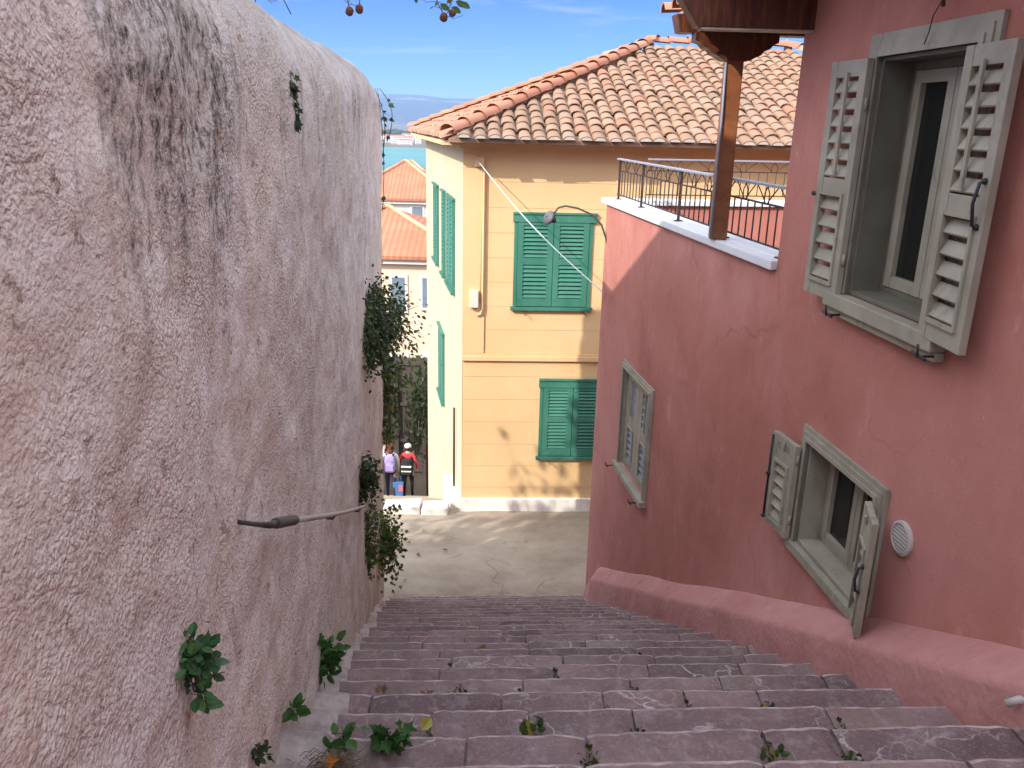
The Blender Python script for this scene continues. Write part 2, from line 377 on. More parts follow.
M['darkhair'] = simple('dark_hair', (.02,.015,.012), .6, .3, 60, .3)
M['cloth_white'] = simple('white_cloth', (.68,.64,.58), .9, .08, 8, .2)
M['cloth_lilac'] = simple('lilac_cloth', (.36,.28,.52), .9, .1, 8, .2)
M['cloth_navy'] = simple('navy_denim', (.03,.035,.07), .9, .2, 12, .2)
M['cloth_black'] = simple('black_cloth', (.022,.022,.024), .9, .2, 12, .2)
M['cloth_red'] = simple('red_cloth', (.60,.055,.06), .85, .1, 8, .2)
M['cloth_blue'] = simple('blue_cloth', (.07,.17,.38), .85, .1, 8, .2)
M['cloth_pink'] = simple('pink_cloth', (.55,.16,.22), .85, .1, 8, .2)
M['grey_cloth'] = simple('grey_cloth', (.30,.30,.31), .9, .15, 12, .2)
M['shoe'] = simple('shoe_leather', (.03,.025,.02), .6, .1, 12, 0)

# ------------------------------------------------------------------ stairs geometry facts
TR = .335; Y0 = 1.77; NST = 22; SK = .058
def nose_y(i): return Y0 + TR*i
def nose_z(y): return .98 - .55*y
def wall_x(y): return -.408 - .1235*y            # foot of the old wall
def pink_x(y): return 2.05 - .1*y if y < 4.92 else 1.558 - .1355*(y-4.92)

weeds = [(0.087,2.3,1.3),(-0.193,2.893,1.0),(0.081,2.93,.7),(-0.012,2.514,.55),(0.389,2.692,.8),(0.449,2.31,.75),(0.252,1.888,.9),(0.715,2.733,.8),
         (0.238,3.289,1.0),(0.305,3.685,.8),(0.696,3.388,.7),(0.551,3.067,.9),(0.751,4.032,.8),(0.138,4.004,.7),(-0.249,2.153,.8),(-0.282,3.485,.8),
         (0.956,3.123,.7),(1.013,2.711,.9),(0.799,2.001,1.1),(1.147,2.431,.8),(1.022,1.856,.8),(1.15,3.488,.6)]
def tread_of(x, y):                                # index i of the step whose tread holds this point
    return max(1, int(math.ceil((y - SK*x - Y0) / TR)))

# ---- ground sheet
def ground_h(x, y):
    def lerp(a, b, t): return a + (b-a)*max(0, min(1, t))
    if y < 1.6: h = -.35
    elif y < 9.2: h = -.45 - .55*(y-1.6) - .25
    elif y < 12.5: h = -4.95
    elif y < 24: h = lerp(-5.3, -10.9, (y-12.5)/11.5)
    elif y < 60: h = lerp(-10.9, -17, (y-24)/36)
    else: h = lerp(-17, -47.5, (y-60)/560)
    if x < -1.7 and y < 9.0: h = lerp(h, lerp(1.2, -3.2, (y-2.5)/6), (-1.7-x)/.6)
    if y > 1550: h = lerp(-47.5, -43.0, (y-1620)/60)
    if y > 3000: h = lerp(-43.0, -20, (y-3000)/5000)
    return h
ys = [-60,-20,-5,0,1.6,2.5,4,6,8,8.55,8.75,9.2,9.25,12.5,14,16,18,20,22,24,26,30,40,60,90,150,300,620,900,1550,1620,1680,3000,6000,11000,15500]
xs = [-14000,-6000,-2500,-900,-300,-100,-40,-15,-6,-2.4,-1.72,-1,1,3,6,12,30,90,300,900,2500,6000,14000]
g = MB(); g.grid([[(x, y, ground_h(x, y)) for x in xs] for y in ys])
tag(g.build('ground', M['ground']), kind='structure')
s = MB(); s.quad((-13500,560,-45),(13500,560,-45),(13500,1690,-45),(-13500,1690,-45))
tag(s.build('sea', M['sea']), kind='structure')
# ---- mountains across the bay
mt = MB(); rows = []
NX = 150
for j in range(26):
    y = 9000 + j*180; v = j/25; r_ = []
    for i in range(NX):
        x = -9000 + 18000*i/(NX-1)
        ridge = 350 + 150*fbm((x,0,3.1), 1/1700, 5) + 20*math.sin(x/2300+1.9)
        prof = math.sin(min(1, v*1.25)*math.pi/2)**1.2
        z = -40 + (ridge+40)*prof + 90*fbm((x, y, 0), 1/1500, 5)*math.sin(math.pi*min(1, v)) * .6
        r_.append((x, y, min(z, 452)))
    rows.append(r_)
mt.grid(rows); tag(mt.build('mountains', M['mount']), kind='structure')

# ------------------------------------------------------------------ stairway
stair = thing('stairway', None, None, (0, Y0, 0)); tag(stair, kind='structure')
def sp(x, y): return (x, y + SK*x)
rnd = random.Random(3)
bed = MB()
for i in range(1, NST+1):
    ya, yb = nose_y(i-1) + .012, nose_y(i) - .03
    z = nose_z(nose_y(i)) - .014
    xl, xr = wall_x(yb) - .25, pink_x(yb) + .12
    pts = []
    for (x, y) in ((xl, ya-.03), (xr, ya-.03), (xr, yb), (xl, yb)): pts.append(sp(x, y))
    bed.hexa([p + (z-.35,) for p in pts] + [p + (z,) for p in pts])
bed.build('joint_mortar', M['stepdark'], stair)
def slab(mb, x0, x1, ya, yb, z, thick=.17):
    """one stone: worn, slightly chipped front edge"""
    nx = max(4, int((x1-x0)/.03)); dz = rnd.uniform(-.0045, .0045); dy = rnd.uniform(-.007, .007); tl = rnd.uniform(-.007, .007)
    tw = rnd.uniform(-.005, .005); rows = []
    for k in range(nx+1):
        t = k/nx; x = x0 + (x1-x0)*t
        e = 0 if 0 < k < nx else .007
        ch = .006*noise.noise(Vector((x*7, yb*5, 1.3))) + .007*noise.noise(Vector((x*21, yb*5, 4.1))) - .03*max(0, noise.noise(Vector((x*5.1, yb*3, 8.1))) - .42)
        hz = z + dz + tl*(t-.5) + .0035*noise.noise(Vector((x*4, yb*3, 0)))
        yf = yb + dy + tw*(t-.5)*2 + ch
        q = []
        for (y, zz) in ((ya, hz-thick), (ya, hz-.002-e), (ya+.055+.012*noise.noise(Vector((x*8,yb*2,6))), hz-e), ((ya+yb)/2, hz-e+.002*noise.noise(Vector((x*9,yb,2)))),
                        (yf-.024+.006*noise.noise(Vector((x*17,yb*3,2))), hz-e+.0005), (yf-.012, hz-.003-e), (yf-.003, hz-.010-e), (yf, hz-.022-e), (yf-.004, hz-.09), (yf-.006, hz-thick)):
            a = sp(x, y); q.append((a[0], a[1], zz))
        rows.append(q)
    f0 = len(mb.f); idx = mb.grid(rows, 0, False)
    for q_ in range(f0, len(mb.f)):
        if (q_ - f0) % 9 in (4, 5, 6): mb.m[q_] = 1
        elif (q_ - f0) % 9 == 1: mb.m[q_] = 2  # darker strip along the back edge of each tread
    mb.face(idx[0]); mb.face(idx[-1][::-1])
for i in range(0, NST+1):
    st = MB()
    yb = nose_y(i); ya = nose_y(i-1) - .02 if i else -1.2; z = nose_z(yb)
    xl, xr = wall_x(yb) - .12, pink_x(yb) + (.02 if i else .3)
    js = sorted(w[0] for w in weeds if tread_of(w[0], w[1]) == i)
    cuts = [xl]
    for j in js + [xr]:
        while j - cuts[-1] > .78:
            cuts.append(cuts[-1] + rnd.uniform(.34, .70))
            if j - cuts[-1] < .22: cuts[-1] = j - .26
        if j - cuts[-1] > .05: cuts.append(j)
    for a, b in zip(cuts[:-1], cuts[1:]):
        gp = rnd.uniform(.006, .013)
        if b - a > .03: slab(st, a+gp/2, b-gp/2, ya, yb, z)
    st.build('step', [M['stone'], M['worn'], M['stepdark']], stair)

# ---- sloping concrete pavement at the foot of the stairs, its kerb, the steps going on down
def plat_z(y): return -4.12 - .085*(y-9.1)
pv = MB(); rows = []
for j in range(30):
    y = 9.0 + 3.35*j/29
    rows.append([(x, y + SK*x*.6, plat_z(y) + .018*fbm((x, y, 5), .9, 3)) for x in [-2.3 + 4.4*k/40 for k in range(41)]])
pv.grid(rows)
tag(pv.build('pavement', M['concrete']), kind='structure')
kb = MB()
for (a, b, dz) in ((-2.75, -2.02, .0), (-2.0, -1.42, .012), (-1.40, -.98, -.004)):
    kb.hexa([(a,11.95,-4.9),(b,11.97,-4.9),(b,12.3,-4.9),(a,12.28,-4.9),(a,11.95,-4.27+dz),(b,11.97,-4.25+dz),(b,12.3,-4.25+dz),(a,12.28,-4.27+dz)])
tag(kb.build('kerb', M['white'], bevel=.02), kind='structure')
ls = MB()
for i in range(28):
    z = -4.46 - .2*i; y = 12.28 + .43*i
    ls.box(-5.2 - .03*i, -.9 - .08*i if i < 17 else 2, y, y+.44, z-.5, z)
tag(ls.build('lower_steps', M['concrete'], bevel=.012), kind='structure')

# ------------------------------------------------------------------ old roughcast wall
ow = thing('plaster_wall', 'tall rough pinkish plaster wall with black streaks and rounded top, left of the steps', 'wall', (-1.0, 3.0, -1.0))
def build_old_wall():
    path = []
    y = -4.5
    while y < 8.9:
        path.append((wall_x(y), y, .992, .126))
        y += .25 if y < .2 else (.016 if y < 2.6 else (.028 if y < 4.5 else .05))
    ye = 8.92; xe = wall_x(ye); t0 = math.atan2(.126, .992); rad = .36
    cx, cy = xe - rad*math.cos(t0), ye - rad*math.sin(t0)
    for k in range(1, 31):
        a = t0 + math.pi*k/30
        path.append((cx + rad*math.cos(a), cy + rad*math.sin(a), math.cos(a), math.sin(a)))
    lx, ly = path[-1][0], path[-1][1]
    for k in range(1, 40): path.append((lx + .0435*k, ly - .343*k, -.992, -.126))
    NV = 120; rows = []
    for (px, py, nx, ny) in path:
        zb = nose_z(max(0, min(py, 9.2))) - .4
        drop = .16*max(0, min(1, (py-7.6)/1.5))**1.5
        r_ = []
        drop -= .075*max(0, min(1, (py-4.3)/2.6)) + .022*fbm((py, 3, 1), .9, 3) + .02*fbm((py, 9, 1), 3.1, 2)
        prof = [(0, zb + (1.70-drop-zb)*(k/NV)) for k in range(NV)]
        prof += [(.34*(1-math.cos(R(a))), 1.70-drop + .32*math.sin(R(a))) for a in range(0, 91, 7)]
        prof += [(.355, 2.022-drop)]
        for (off, z) in prof:
            lean = .018*(z - nose_z(max(0, min(py, 9.2))))
            p = Vector((px - nx*off + nx*lean, py - ny*off + ny*lean, z))
            d = .034*fbm(p, 1.3, 2) +   .024*fbm(p + Vector((3,1,7)), 3.6, 2) + .008*fbm(Vector((p.x, p.y, p.z*1.2)) + Vector((9,4,1)), 11, 2)
            if z > 1.74-drop: d *= .7
            # long cracks
            d -= .014*math.exp(-((py - 1.62 - .06*math.sin(z*7))/.012)**2) * (1 if .35 < z < 1.0 else 0)
            d -= .03*math.exp(-((py - 6.18 - .05*math.sin(z*5))/.03)**2)
            r_.append((p.x + nx*d, p.y + ny*d, p.z + (d*.7 if off > .2 else 0)))
        rows.append(r_)
    mb = MB(); mb.grid(rows); return mb
build_old_wall().build('wall_face', M['oldwall'], ow)
# rough mortar and rubble footing along the wall foot
ft = MB(); rr = random.Random(11)
for i in range(1, NST):
    yb = nose_y(i); ya = nose_y(i-1); z = nose_z(yb)
    w = rr.uniform(.05, .11) if i > 3 else rr.uniform(.13, .20)
    h = rr.uniform(.02, .09)
    rows = []
    for j in range(9):
        y = ya + (yb - .004 - rr.uniform(0,.012) - ya)*j/8
        row = []
        for k in range(9):
            t = k/8; x = wall_x(y) - .06 + (w+.06)*t
            zz = z + h*(1-t)**1.3 + .012*fbm((x*1.0, y, i), 16, 3) - (.03 if k == 8 else 0) + .004
            row.append((x, y + SK*x, zz))
        rows.append(row)
    rows.append([(p[0], p[1]+.008, z-.12) for p in rows[-1]])
    ft.grid(rows, 0, True)
ft.build('mortar_footing', M['mortar'], ow)

# ------------------------------------------------------------------ pink house
FA = frame(2.05, 0, -.1, 1); LA = math.hypot(.1, 1)
FB = frame(1.558, 4.92, -.1355, 1); UB = 4.27
def panel(mb, F, u0, u1, z0, z1, holes, depth=.30, m=0):
    us = sorted({u0, u1, *[h[0] for h in holes], *[h[1] for h in holes]}); zs = sorted({z0, z1, *[h[2] for h in holes], *[h[3] for h in holes]})
    for a, b in zip(us[:-1], us[1:]):
        for c, d in zip(zs[:-1], zs[1:]):
            if any(h[0] <= a and b <= h[1] and h[2] <= c and d <= h[3] for h in holes): continue
            mb.quad(F(a,0,c), F(b,0,c), F(b,0,d), F(a,0,d), m)
    for (a, b, c, d) in holes:
        for p, q in (((a,c),(b,c)), ((b,c),(b,d)), ((b,d),(a,d)), ((a,d),(a,c))):
            mb.quad(F(p[0],0,p[1]), F(q[0],0,q[1]), F(q[0],-depth,q[1]), F(p[0],-depth,p[1]), m)
ph = thing('pink_house', 'dark pink house with grey shutters, terrace and sloping skirting, right of the steps', 'house', (1.9, 4.0, 0))
pw = MB()
uA = 4.92*LA
HU = (3.32, 4.05, .845, 1.93); HL = (3.50, 4.22, -.60, .0); HB = (2.19, 3.10, -1.72, -.70)
panel(pw, FA, -5.0, uA, -4.9, .86, [HL])
panel(pw, FA, -5.0, uA, .86, 2.75, [HU] if HU[2] > .86 else [(HU[0], HU[1], .86, HU[3])])
panel(pw, FB, 0, UB, -4.9, .80, [HB], .16)
ca = FA(uA, 0, 0); cb = FB(UB, 0, 0); ce = FB(UB+.04, -.06, 0)
# rounded far corner, far face and the end of the upper storey
prev = None
arc = [FB(UB + .12*math.sin(R(a)), -.12*(1-math.cos(R(a))), 0) for a in range(0, 91, 15)]
for a, b in zip(arc[:-1], arc[1:]): pw.quad((a[0],a[1],-4.9),(b[0],b[1],-4.9),(b[0],b[1],.80),(a[0],a[1],.80))
fa = arc[-1]; pw.quad((fa[0],fa[1],-4.9),(9.5,fa[1]+1.1,-4.9),(9.5,fa[1]+1.1,.80),(fa[0],fa[1],.80))
pw.quad((ca[0],ca[1],.3),(9.5,5.7,.3),(9.5,5.7,2.75),(ca[0],ca[1],2.75))
pw.quad((9.5,-5,-4.9),(9.5,10.3,-4.9),(9.5,10.3,2.75),(9.5,-5,2.75))
a0 = FA(-5.0,0,0); pw.quad((a0[0],a0[1],-4.9),(9.5,a0[1],-4.9),(9.5,a0[1],2.75),(a0[0],a0[1],2.75))
pw.build('wall', M['pink'], ph)
tf = MB(); tf.poly([FB(.02,-.2,.30), FB(UB-.1,-.2,.30), (9.4,9.9,.30), (9.4,5.75,.30)]); tf.build('terrace_floor', M['concrete'], ph)
# interior darkness behind the windows: a plain dark room box
for nm, F, H, dd in (('room', FA, HU, 1.3), ('room', FA, HL, 1.3)):
    rb = MB(); a, b, c, d = H[0]-.25, H[1]+.25, H[2]-.3, H[3]+.2
    rb.quad(F(a,-dd,c),F(b,-dd,c),F(b,-dd,d),F(a,-dd,d)); rb.quad(F(a,-.31,c),F(a,-dd,c),F(a,-dd,d),F(a,-.31,d)); rb.quad(F(b,-.31,c),F(b,-dd,c),F(b,-dd,d),F(b,-.31,d))
    rb.quad(F(a,-.31,c),F(b,-.31,c),F(b,-dd,c),F(a,-dd,c)); rb.quad(F(a,-.31,d),F(b,-.31,d),F(b,-dd,d),F(a,-dd,d))
    rb.build('room', M['gap'], ph)
# inner face of the near parapet, far parapet with its coping
pp = MB(); pp.fbox(FB, .02, UB-.08, -.20, -.16, .30, .80)
pp.hexa([(fa[0]+.05,fa[1]-.20,.30),(6.5,fa[1]+.52,.30),(6.5,fa[1]+.70,.30),(fa[0]+.05,fa[1]-.01,.30),(fa[0]+.05,fa[1]-.20,.79),(6.5,fa[1]+.52,.79),(6.5,fa[1]+.70,.79),(fa[0]+.05,fa[1]-.01,.79)])
pp.build('parapet', M['pink'], ph)
cp = MB(); cp.fbox(FB, .015, UB+.15, -.235, .035, .805, .862); cp.build('coping', M['marble'], ph, bevel=.008)
cp2 = MB(); cp2.hexa([(fa[0]+.25,fa[1]-.22,.80),(6.5,fa[1]+.50,.80),(6.5,fa[1]+.75,.80),(fa[0]+.1,fa[1]+.04,.80),(fa[0]+.25,fa[1]-.22,.855),(6.5,fa[1]+.50,.855),(6.5,fa[1]+.75,.855),(fa[0]+.1,fa[1]+.04,.855)])
cp2.build('coping', M['marble'], ph, bevel=.008)
# sloped skirting that runs down along the steps
pl = MB(); rows = []
y = .2
while y < 9.06:
    s_ = nose_z(y); x = pink_x(y); k = max(0, min(1, (9.05-y)/.55))**.6
    wv = .05*fbm((y, 2, 0), .9, 2); w2 = .03*fbm((y, 8, 0), 2.3, 3)
    top = (.245 + wv*.8 + .022*y)*k; out = (.215 - .012*y + w2*.9)*(.35+.65*k); sh = top*.66 + w2*.6
    pr = [(-.04, top+.015), (.006, top), (.03, top-.012), (out*.5, top*.5+sh*.5+.004), (out*.9, sh+.014), (out*.985, sh-.006), (out*1.01, sh-.03), (out+.012, sh*.4), (out+.018, -.06), (out+.03, -.45)]
    rows.append([(x - o, y - .1*o, s_ + z + .006*fbm((x-o, y, z), 6, 2)) for o, z in pr]); y += .07
pl.grid(rows); pl.build('skirting', M['plinth'], ph)
# vent grille
vn = MB(); cu, cz, ru, rz = 3.275, -.082, .078, .078
ring = [(cu + ru*math.cos(t), cz + rz*math.sin(t)) for t in [2*math.pi*k/28 for k in range(28)]]
o = [vn.vert(FA(u, .001, z)) for u, z in ring]; o2 = [vn.vert(FA(u, .016, z)) for u, z in ring]
ii = [vn.vert(FA(cu+(u-cu)*.84, .020, cz+(z-cz)*.84)) for u, z in ring]; i3 = [vn.vert(FA(cu+(u-cu)*.82, .006, cz+(z-cz)*.82)) for u, z in ring]
for k in range(28):
    q = (k+1) % 28
    vn.face([o[k],o[q],o2[q],o2[k]]); vn.face([o2[k],o2[q],ii[q],ii[k]]); vn.face([ii[k],ii[q],i3[q],i3[k]])
vent = vn.build('vent', M['ventpl'], ph)
vb = MB(); vb.face([vb.vert(FA(cu+(u-cu)*.83, .005, cz+(z-cz)*.83)) for u, z in ring]); vb.build('vent_recess', M['gap'], vent)
vs = MB()
for k in range(-3, 4):
    t = k/3.8*.82; hw = ru*.82*math.sqrt(max(0, 1-(k/3.8)**2))
    vs.hexa([FA(cu-hw,.006,cz+t*rz-.0015),FA(cu+hw,.006,cz+t*rz-.0015),FA(cu+hw,.017,cz+t*rz-.006),FA(cu-hw,.017,cz+t*rz-.006),
             FA(cu-hw,.006,cz+t*rz+.003),FA(cu+hw,.006,cz+t*rz+.003),FA(cu+hw,.017,cz+t*rz+.0),FA(cu-hw,.017,cz+t*rz+.0)])
vs.build('vent_slats', M['ventpl'], vent)
# small white waste pipe stub near the frame edge, hook and wire over the window
wp = MB(); wp.tube([FA(2.24,.06,-.09), FA(2.245,.20,-.10), FA(2.26,.225,-.125)], .013, 10); wp.build('waste_pipe', M['ventpl'], ph)
hk = MB(); hk.tube([FA(3.58,.0,2.13), FA(3.58,.03,2.14), FA(3.57,.05,2.12), FA(3.56,.05,2.08)], .008, 6)
hk.tube([FA(3.575,.05,2.10), FA(3.61,.055,2.05), FA(3.63,.05,1.99), FA(3.66,.045,1.95)], .0025, 5); hk.build('wire_hook', M['rustiron'], ph)

def leaf_shutter(F, ua, ub, z0, z1, n0, parent, hinge_low, tilt=0, slat_m='paint', handle=True, split=(.45, .52), stile=.058):
    """louvred leaf lying against the wall between ua<ub; hinge_low: hinge at ua else at ub; tilt = free edge standing off"""
    th = .032
    def G(u, n, z):
        t = (u-ua)/(ub-ua) if hinge_low else (ub-u)/(ub-ua)
        return F(u, n0 + n + tilt*t, z)
    H = z1 - z0; w = ub - ua; st = min(stile, w*.3)
    L = MB(); L.fbox(G, ua, ua+st, 0, th, z0, z1); L.fbox(G, ub-st, ub, 0, th, z0, z1)
    zr = [z0, z0+.085*min(1,H), z0+H*split[0], z0+H*split[1], z1-.075*min(1,H), z1]
    for k in (0, 2, 4): L.fbox(G, ua+st, ub-st, .002, th-.002, zr[k], zr[k+1])
    sh = L.build('shutter', M['paint'], parent, bevel=.003)
    for k in (1, 3):
        sl = MB(); a, b = zr[k], zr[k+1]; n = max(3, int(round((b-a)/.078)))
        for q in range(n):
            zc = a + (b-a)*(q+.5)/n; hh = (b-a)/n*.5
            # blade: lower edge out, upper edge in
            sl.hexa([G(ua+st,.003,zc+hh*.42),G(ub-st,.003,zc+hh*.42),G(ub-st,.028,zc-hh*.80),G(ua+st,.028,zc-hh*.80),
                     G(ua+st,.005,zc+hh*.62),G(ub-st,.005,zc+hh*.62),G(ub-st,.032,zc-hh*.64),G(ua+st,.032,zc-hh*.64)])
        sl.build('louvres', M[slat_m], sh)
    rd = MB(); uc = (ua+ub)/2 + (-.012 if hinge_low else .012)
    rd.fbox(G, uc-.011, uc+.011, .034, .046, zr[3]+.02, zr[4]+.02); rd.build('tilt_rod', M['paint'], sh)
    # raised moulding round the lower louvres
    mo = MB(); a, b = ua+st-.012, ub-st+.012
    for (p, q, c, d) in ((a, a+.016, zr[1]-.012, zr[2]+.012), (b-.016, b, zr[1]-.012, zr[2]+.012)): mo.fbox(G, p, q, th-.003, th+.010, c, d)
    for (c, d) in ((zr[1]-.014, zr[1]+.004), (zr[2]-.004, zr[2]+.014)): mo.fbox(G, a+.016, b-.016, th-.003, th+.009, c, d)
    mo.build('moulding', M['paint'], sh)
    if handle:
        hb = MB(); uf = (ub-.03) if hinge_low else (ua+.03); zm = z0 + H*.50
        if not hinge_low: pass
        hl = min(.16, H*.22)
        hb.tube([G(uf,th,zm+hl/2), G(uf,th+.022,zm+hl/2-.005), G(uf+.004,th+.032,zm), G(uf,th+.022,zm-hl/2+.005), G(uf,th,zm-hl/2)], .0065, 7)
        hb.ball(G(uf,th+.004,zm+hl/2), .012, n=6); hb.ball(G(uf,th+.004,zm-hl/2), .012, n=6)
        hb.build('handle', M['iron'], sh)
    uh = ua if hinge_low else ub
    for zz in (z0+H*.16, z0+H*.80):
        hg = MB(); hg.tube([F(uh, n0+.012, zz), F(uh, n0+.012, zz+.055)], .009, 7); hg.build('hinge', M['paint'], sh)
    return sh

def casement(F, H, parent, d0=.16, bar=.055, half=True):
    a, b, c, d = H; L = MB()
    # lining boards of the reveal
    L.fbox(F, a+.001, a+.018, -.28, .004, c+.001, d-.001); L.fbox(F, b-.018, b-.001, -.28, .004, c+.001, d-.001)
    L.fbox(F, a+.018, b-.018, -.28, .004, d-.019, d-.001); L.fbox(F, a+.018, b-.018, -.28, .008, c+.001, c+.022)
    # fixed inner frame
    p = [(a+.018, a+.05), (b-.05, b-.018)]
    for q in p: L.fbox(F, q[0], q[1], -d0-.05, -d0, c+.022, d-.019)
    L.fbox(F, a+.05, b-.05, -d0-.05, -d0, d-.055, d-.019); L.fbox(F, a+.05, b-.05, -d0-.05, -d0, c+.022, c+.05)
    L.build('inner_frame', M['lining' if d0 > .12 else 'paint'], parent, bevel=.003)
    a2, b2, c2, d2 = a+.052, b-.052, c+.052, d-.057; mid = (a2+b2)/2
    for (p, q) in ((a2, mid-.002), (mid+.002, b2)):
        s_ = MB(); n0, n1 = -d0-.045, -d0+.006
        s_.fbox(F, p, p+bar, n0, n1, c2, d2); s_.fbox(F, q-bar, q, n0, n1, c2, d2); s_.fbox(F, p+bar, q-bar, n0, n1-.002, c2, c2+bar); s_.fbox(F, p+bar, q-bar, n0, n1-.002, d2-bar, d2)
        sh = s_.build('casement', M['paint'], parent, bevel=.003)
        gl = MB(); gl.fbox(F, p+bar, q-bar, -d0-.026, -d0-.020, c2+bar, d2-bar); gl.build('pane', M['glass'], sh)

def surround(F, a, b, c, d, w=.085, parent=None, sillw=.03, n=.035):
    """moulded architrave around an opening"""
    L = MB()
    for k, (ww, nn) in enumerate(((w, n*.55), (w*.66, n*.8), (w*.3, n))):
        e = .0006*k
        L.fbox(F, a-ww, a-.0, .001+e, nn, c-.0, d+ww); L.fbox(F, b, b+ww, .001+e, nn, c-.0, d+ww)
        L.fbox(F, a, b, .001+e, nn-.0015, d, d+ww)
    return L.build('window', M['paint'], parent)
# upper window
w1 = surround(FA, HU[0], HU[1], HU[2], HU[3], .10, ph)
w1['label'] = 'larger upper grey window with both shutters folded back'
casement(FA, HU, w1, .14)
sb = MB(); sb.fbox(FA, HU[0]-.10, HU[1]+.12, .002, .075, HU[2]-.075, HU[2]-.004); sb.fbox(FA, HU[0]-.10, HU[1]+.10, .002, .05, HU[2]-.115, HU[2]-.077); sb.build('sill', M['paint'], w1, bevel=.006)
leaf_shutter(FA, 4.055, 4.375, .80, 1.925, .040, w1, True, tilt=.015, handle=False)
leaf_shutter(FA, 3.0, 3.325, .82, 1.915, .040, w1, False, tilt=.03)
for uu, zz in ((4.02, .745), (3.22, .755)):
    ck = MB(); ck.tube([FA(uu,.05,zz), FA(uu,.12,zz), FA(uu,.125,zz+.05)], .006, 6); ck.tube([FA(uu-.05,.115,zz+.0), FA(uu+.05,.115,zz+.01)], .006, 6); ck.build('shutter_catch', M['iron'], w1)
ck = MB(); ck.tube([FA(4.38,.0,1.30), FA(4.385,.10,1.30)], .012, 6); ck.build('shutter_catch', M['iron'], w1)
# lower window
w2 = surround(FA, HL[0], HL[1], HL[2], HL[3], .075, ph)
w2['label'] = 'lower square grey window with small open shutters'
casement(FA, HL, w2, .11, .042)
sb = MB(); sb.fbox(FA, HL[0]-.075, HL[1]+.075, .002, .045, HL[2]-.06, HL[2]-.003); sb.build('sill', M['paint'], w2, bevel=.006)
leaf_shutter(FA, 4.245, 4.50, -.60, -.04, .040, w2, True, tilt=.02, handle=False, split=(.72,.86))
leaf_shutter(FA, 3.26, 3.49, -.575, -.005, .045, w2, False, tilt=.085, split=(.72,.86))
bar = MB(); bar.tube([FA(4.49,.098,-.58), FA(4.49,.098,-.06)], .006, 6); bar.ball(FA(4.49,.1,-.30), .014, n=6); bar.ball(FA(4.49,.1,-.57), .013, n=6); bar.build('locking_rod', M['iron'], w2)
bl = MB(); bl.tube([FA(4.37,.075,.90), FA(4.37,.075,1.90)], .001, 4)
# far small window, closed shutters, seen almost edge on
w3 = surround(FB, HB[0], HB[1], HB[2], HB[3], .07, ph)
w3['label'] = 'narrow window with closed shutters near the far corner'
lin = MB(); a, b, c, d = HB
lin.fbox(FB, a+.001, a+.016, -.12, .003, c+.001, d-.001); lin.fbox(FB, b-.016, b-.001, -.12, .003, c+.001, d-.001); lin.fbox(FB, a+.016, b-.016, -.12, .003, d-.017, d-.001)
lin.build('inner_frame', M['paint'], w3)
sb = MB(); sb.fbox(FB, a-.07, b+.07, -.10, .07, c-.06, c-.003); sb.build('sill', M['paint'], w3, bevel=.006)
M['slatblue'] = simple('blue_grey_slat', (.21,.215,.235), .5, .1, 9, 0)
mid = (a+b)/2
leaf_shutter(FB, a+.02, mid-.003, c+.004, d-.02, -.052, w3, True, slat_m='slatblue', handle=False, split=(.44,.56), stile=.12)
leaf_shutter(FB, mid+.003, b-.02, c+.004, d-.02, -.052, w3, False, slat_m='slatblue', handle=False, split=(.44,.56), stile=.12)
for uu in (a+.03, b+.02):
    ck = MB(); ck.tube([FB(uu,.05,c-.05), FB(uu,.14,c-.05), FB(uu,.145,c-.01)], .006, 6); ck.tube([FB(uu-.04,.13,c-.05), FB(uu+.04,.13,c-.05)], .006, 6); ck.build('shutter_catch', M['iron'], w3)

# ---- roof tiles
def tile_slope(mb, O, A, U, inside, pitch=.22, row=.30, wid=None, length=None, r=.085, m=0, mcap=None, seed=0):
    """cover tiles on the plane O + a*A + b*U (unit vectors); inside(a,b) keeps a tile"""
    A = Vector(A).normalized(); U = Vector(U).normalized(); N = A.cross(U).normalized()
    if N.z < 0: N = -N
    O = Vector(O); q = random.Random(seed)
    na = int(wid/pitch); nb = int(length/row) + 1; S = 6
    for i in range(na+1):
        a = i*pitch
        for j in range(nb):
            b = j*row
            if not inside(a, b + row*.5): continue
            L = row*1.22; ja = q.uniform(-.014, .014); jb = q.uniform(-.025, .025); jr = q.uniform(-.007, .007); jn = q.uniform(-.004, .006)
            rows = []
            for t, rad, lift in ((0, r*1.08+jr, .022), (.5, r+jr, .013), (1, r*.9+jr, .002)):
                c = O + A*(a + ja + q.uniform(-.004,.004)) + U*(b + jb - .09 + L*t) + N*(lift + jn)
                rows.append([c + A*(rad*math.cos(math.pi*k/S)) + N*(rad*.62*math.sin(math.pi*k/S)) for k in range(S+1)])
            mb.grid(rows, m, True)
            # thickness at the lower lip
            lip = rows[0]; inn = [O + A*(a+ja) + U*(b+jb-.088) + N*(.022+jn) + (p - (O + A*(a+ja) + U*(b+jb-.09) + N*(.022+jn)))*.80 for p in lip]
            mb.grid([lip, inn], m, False)
            if j == 0 and mcap is not None:
                c = O + A*(a+ja) + U*(b+jb-.072) + N*.03
                mb.poly([c + (p - c)*.86 for p in lip] , mcap)

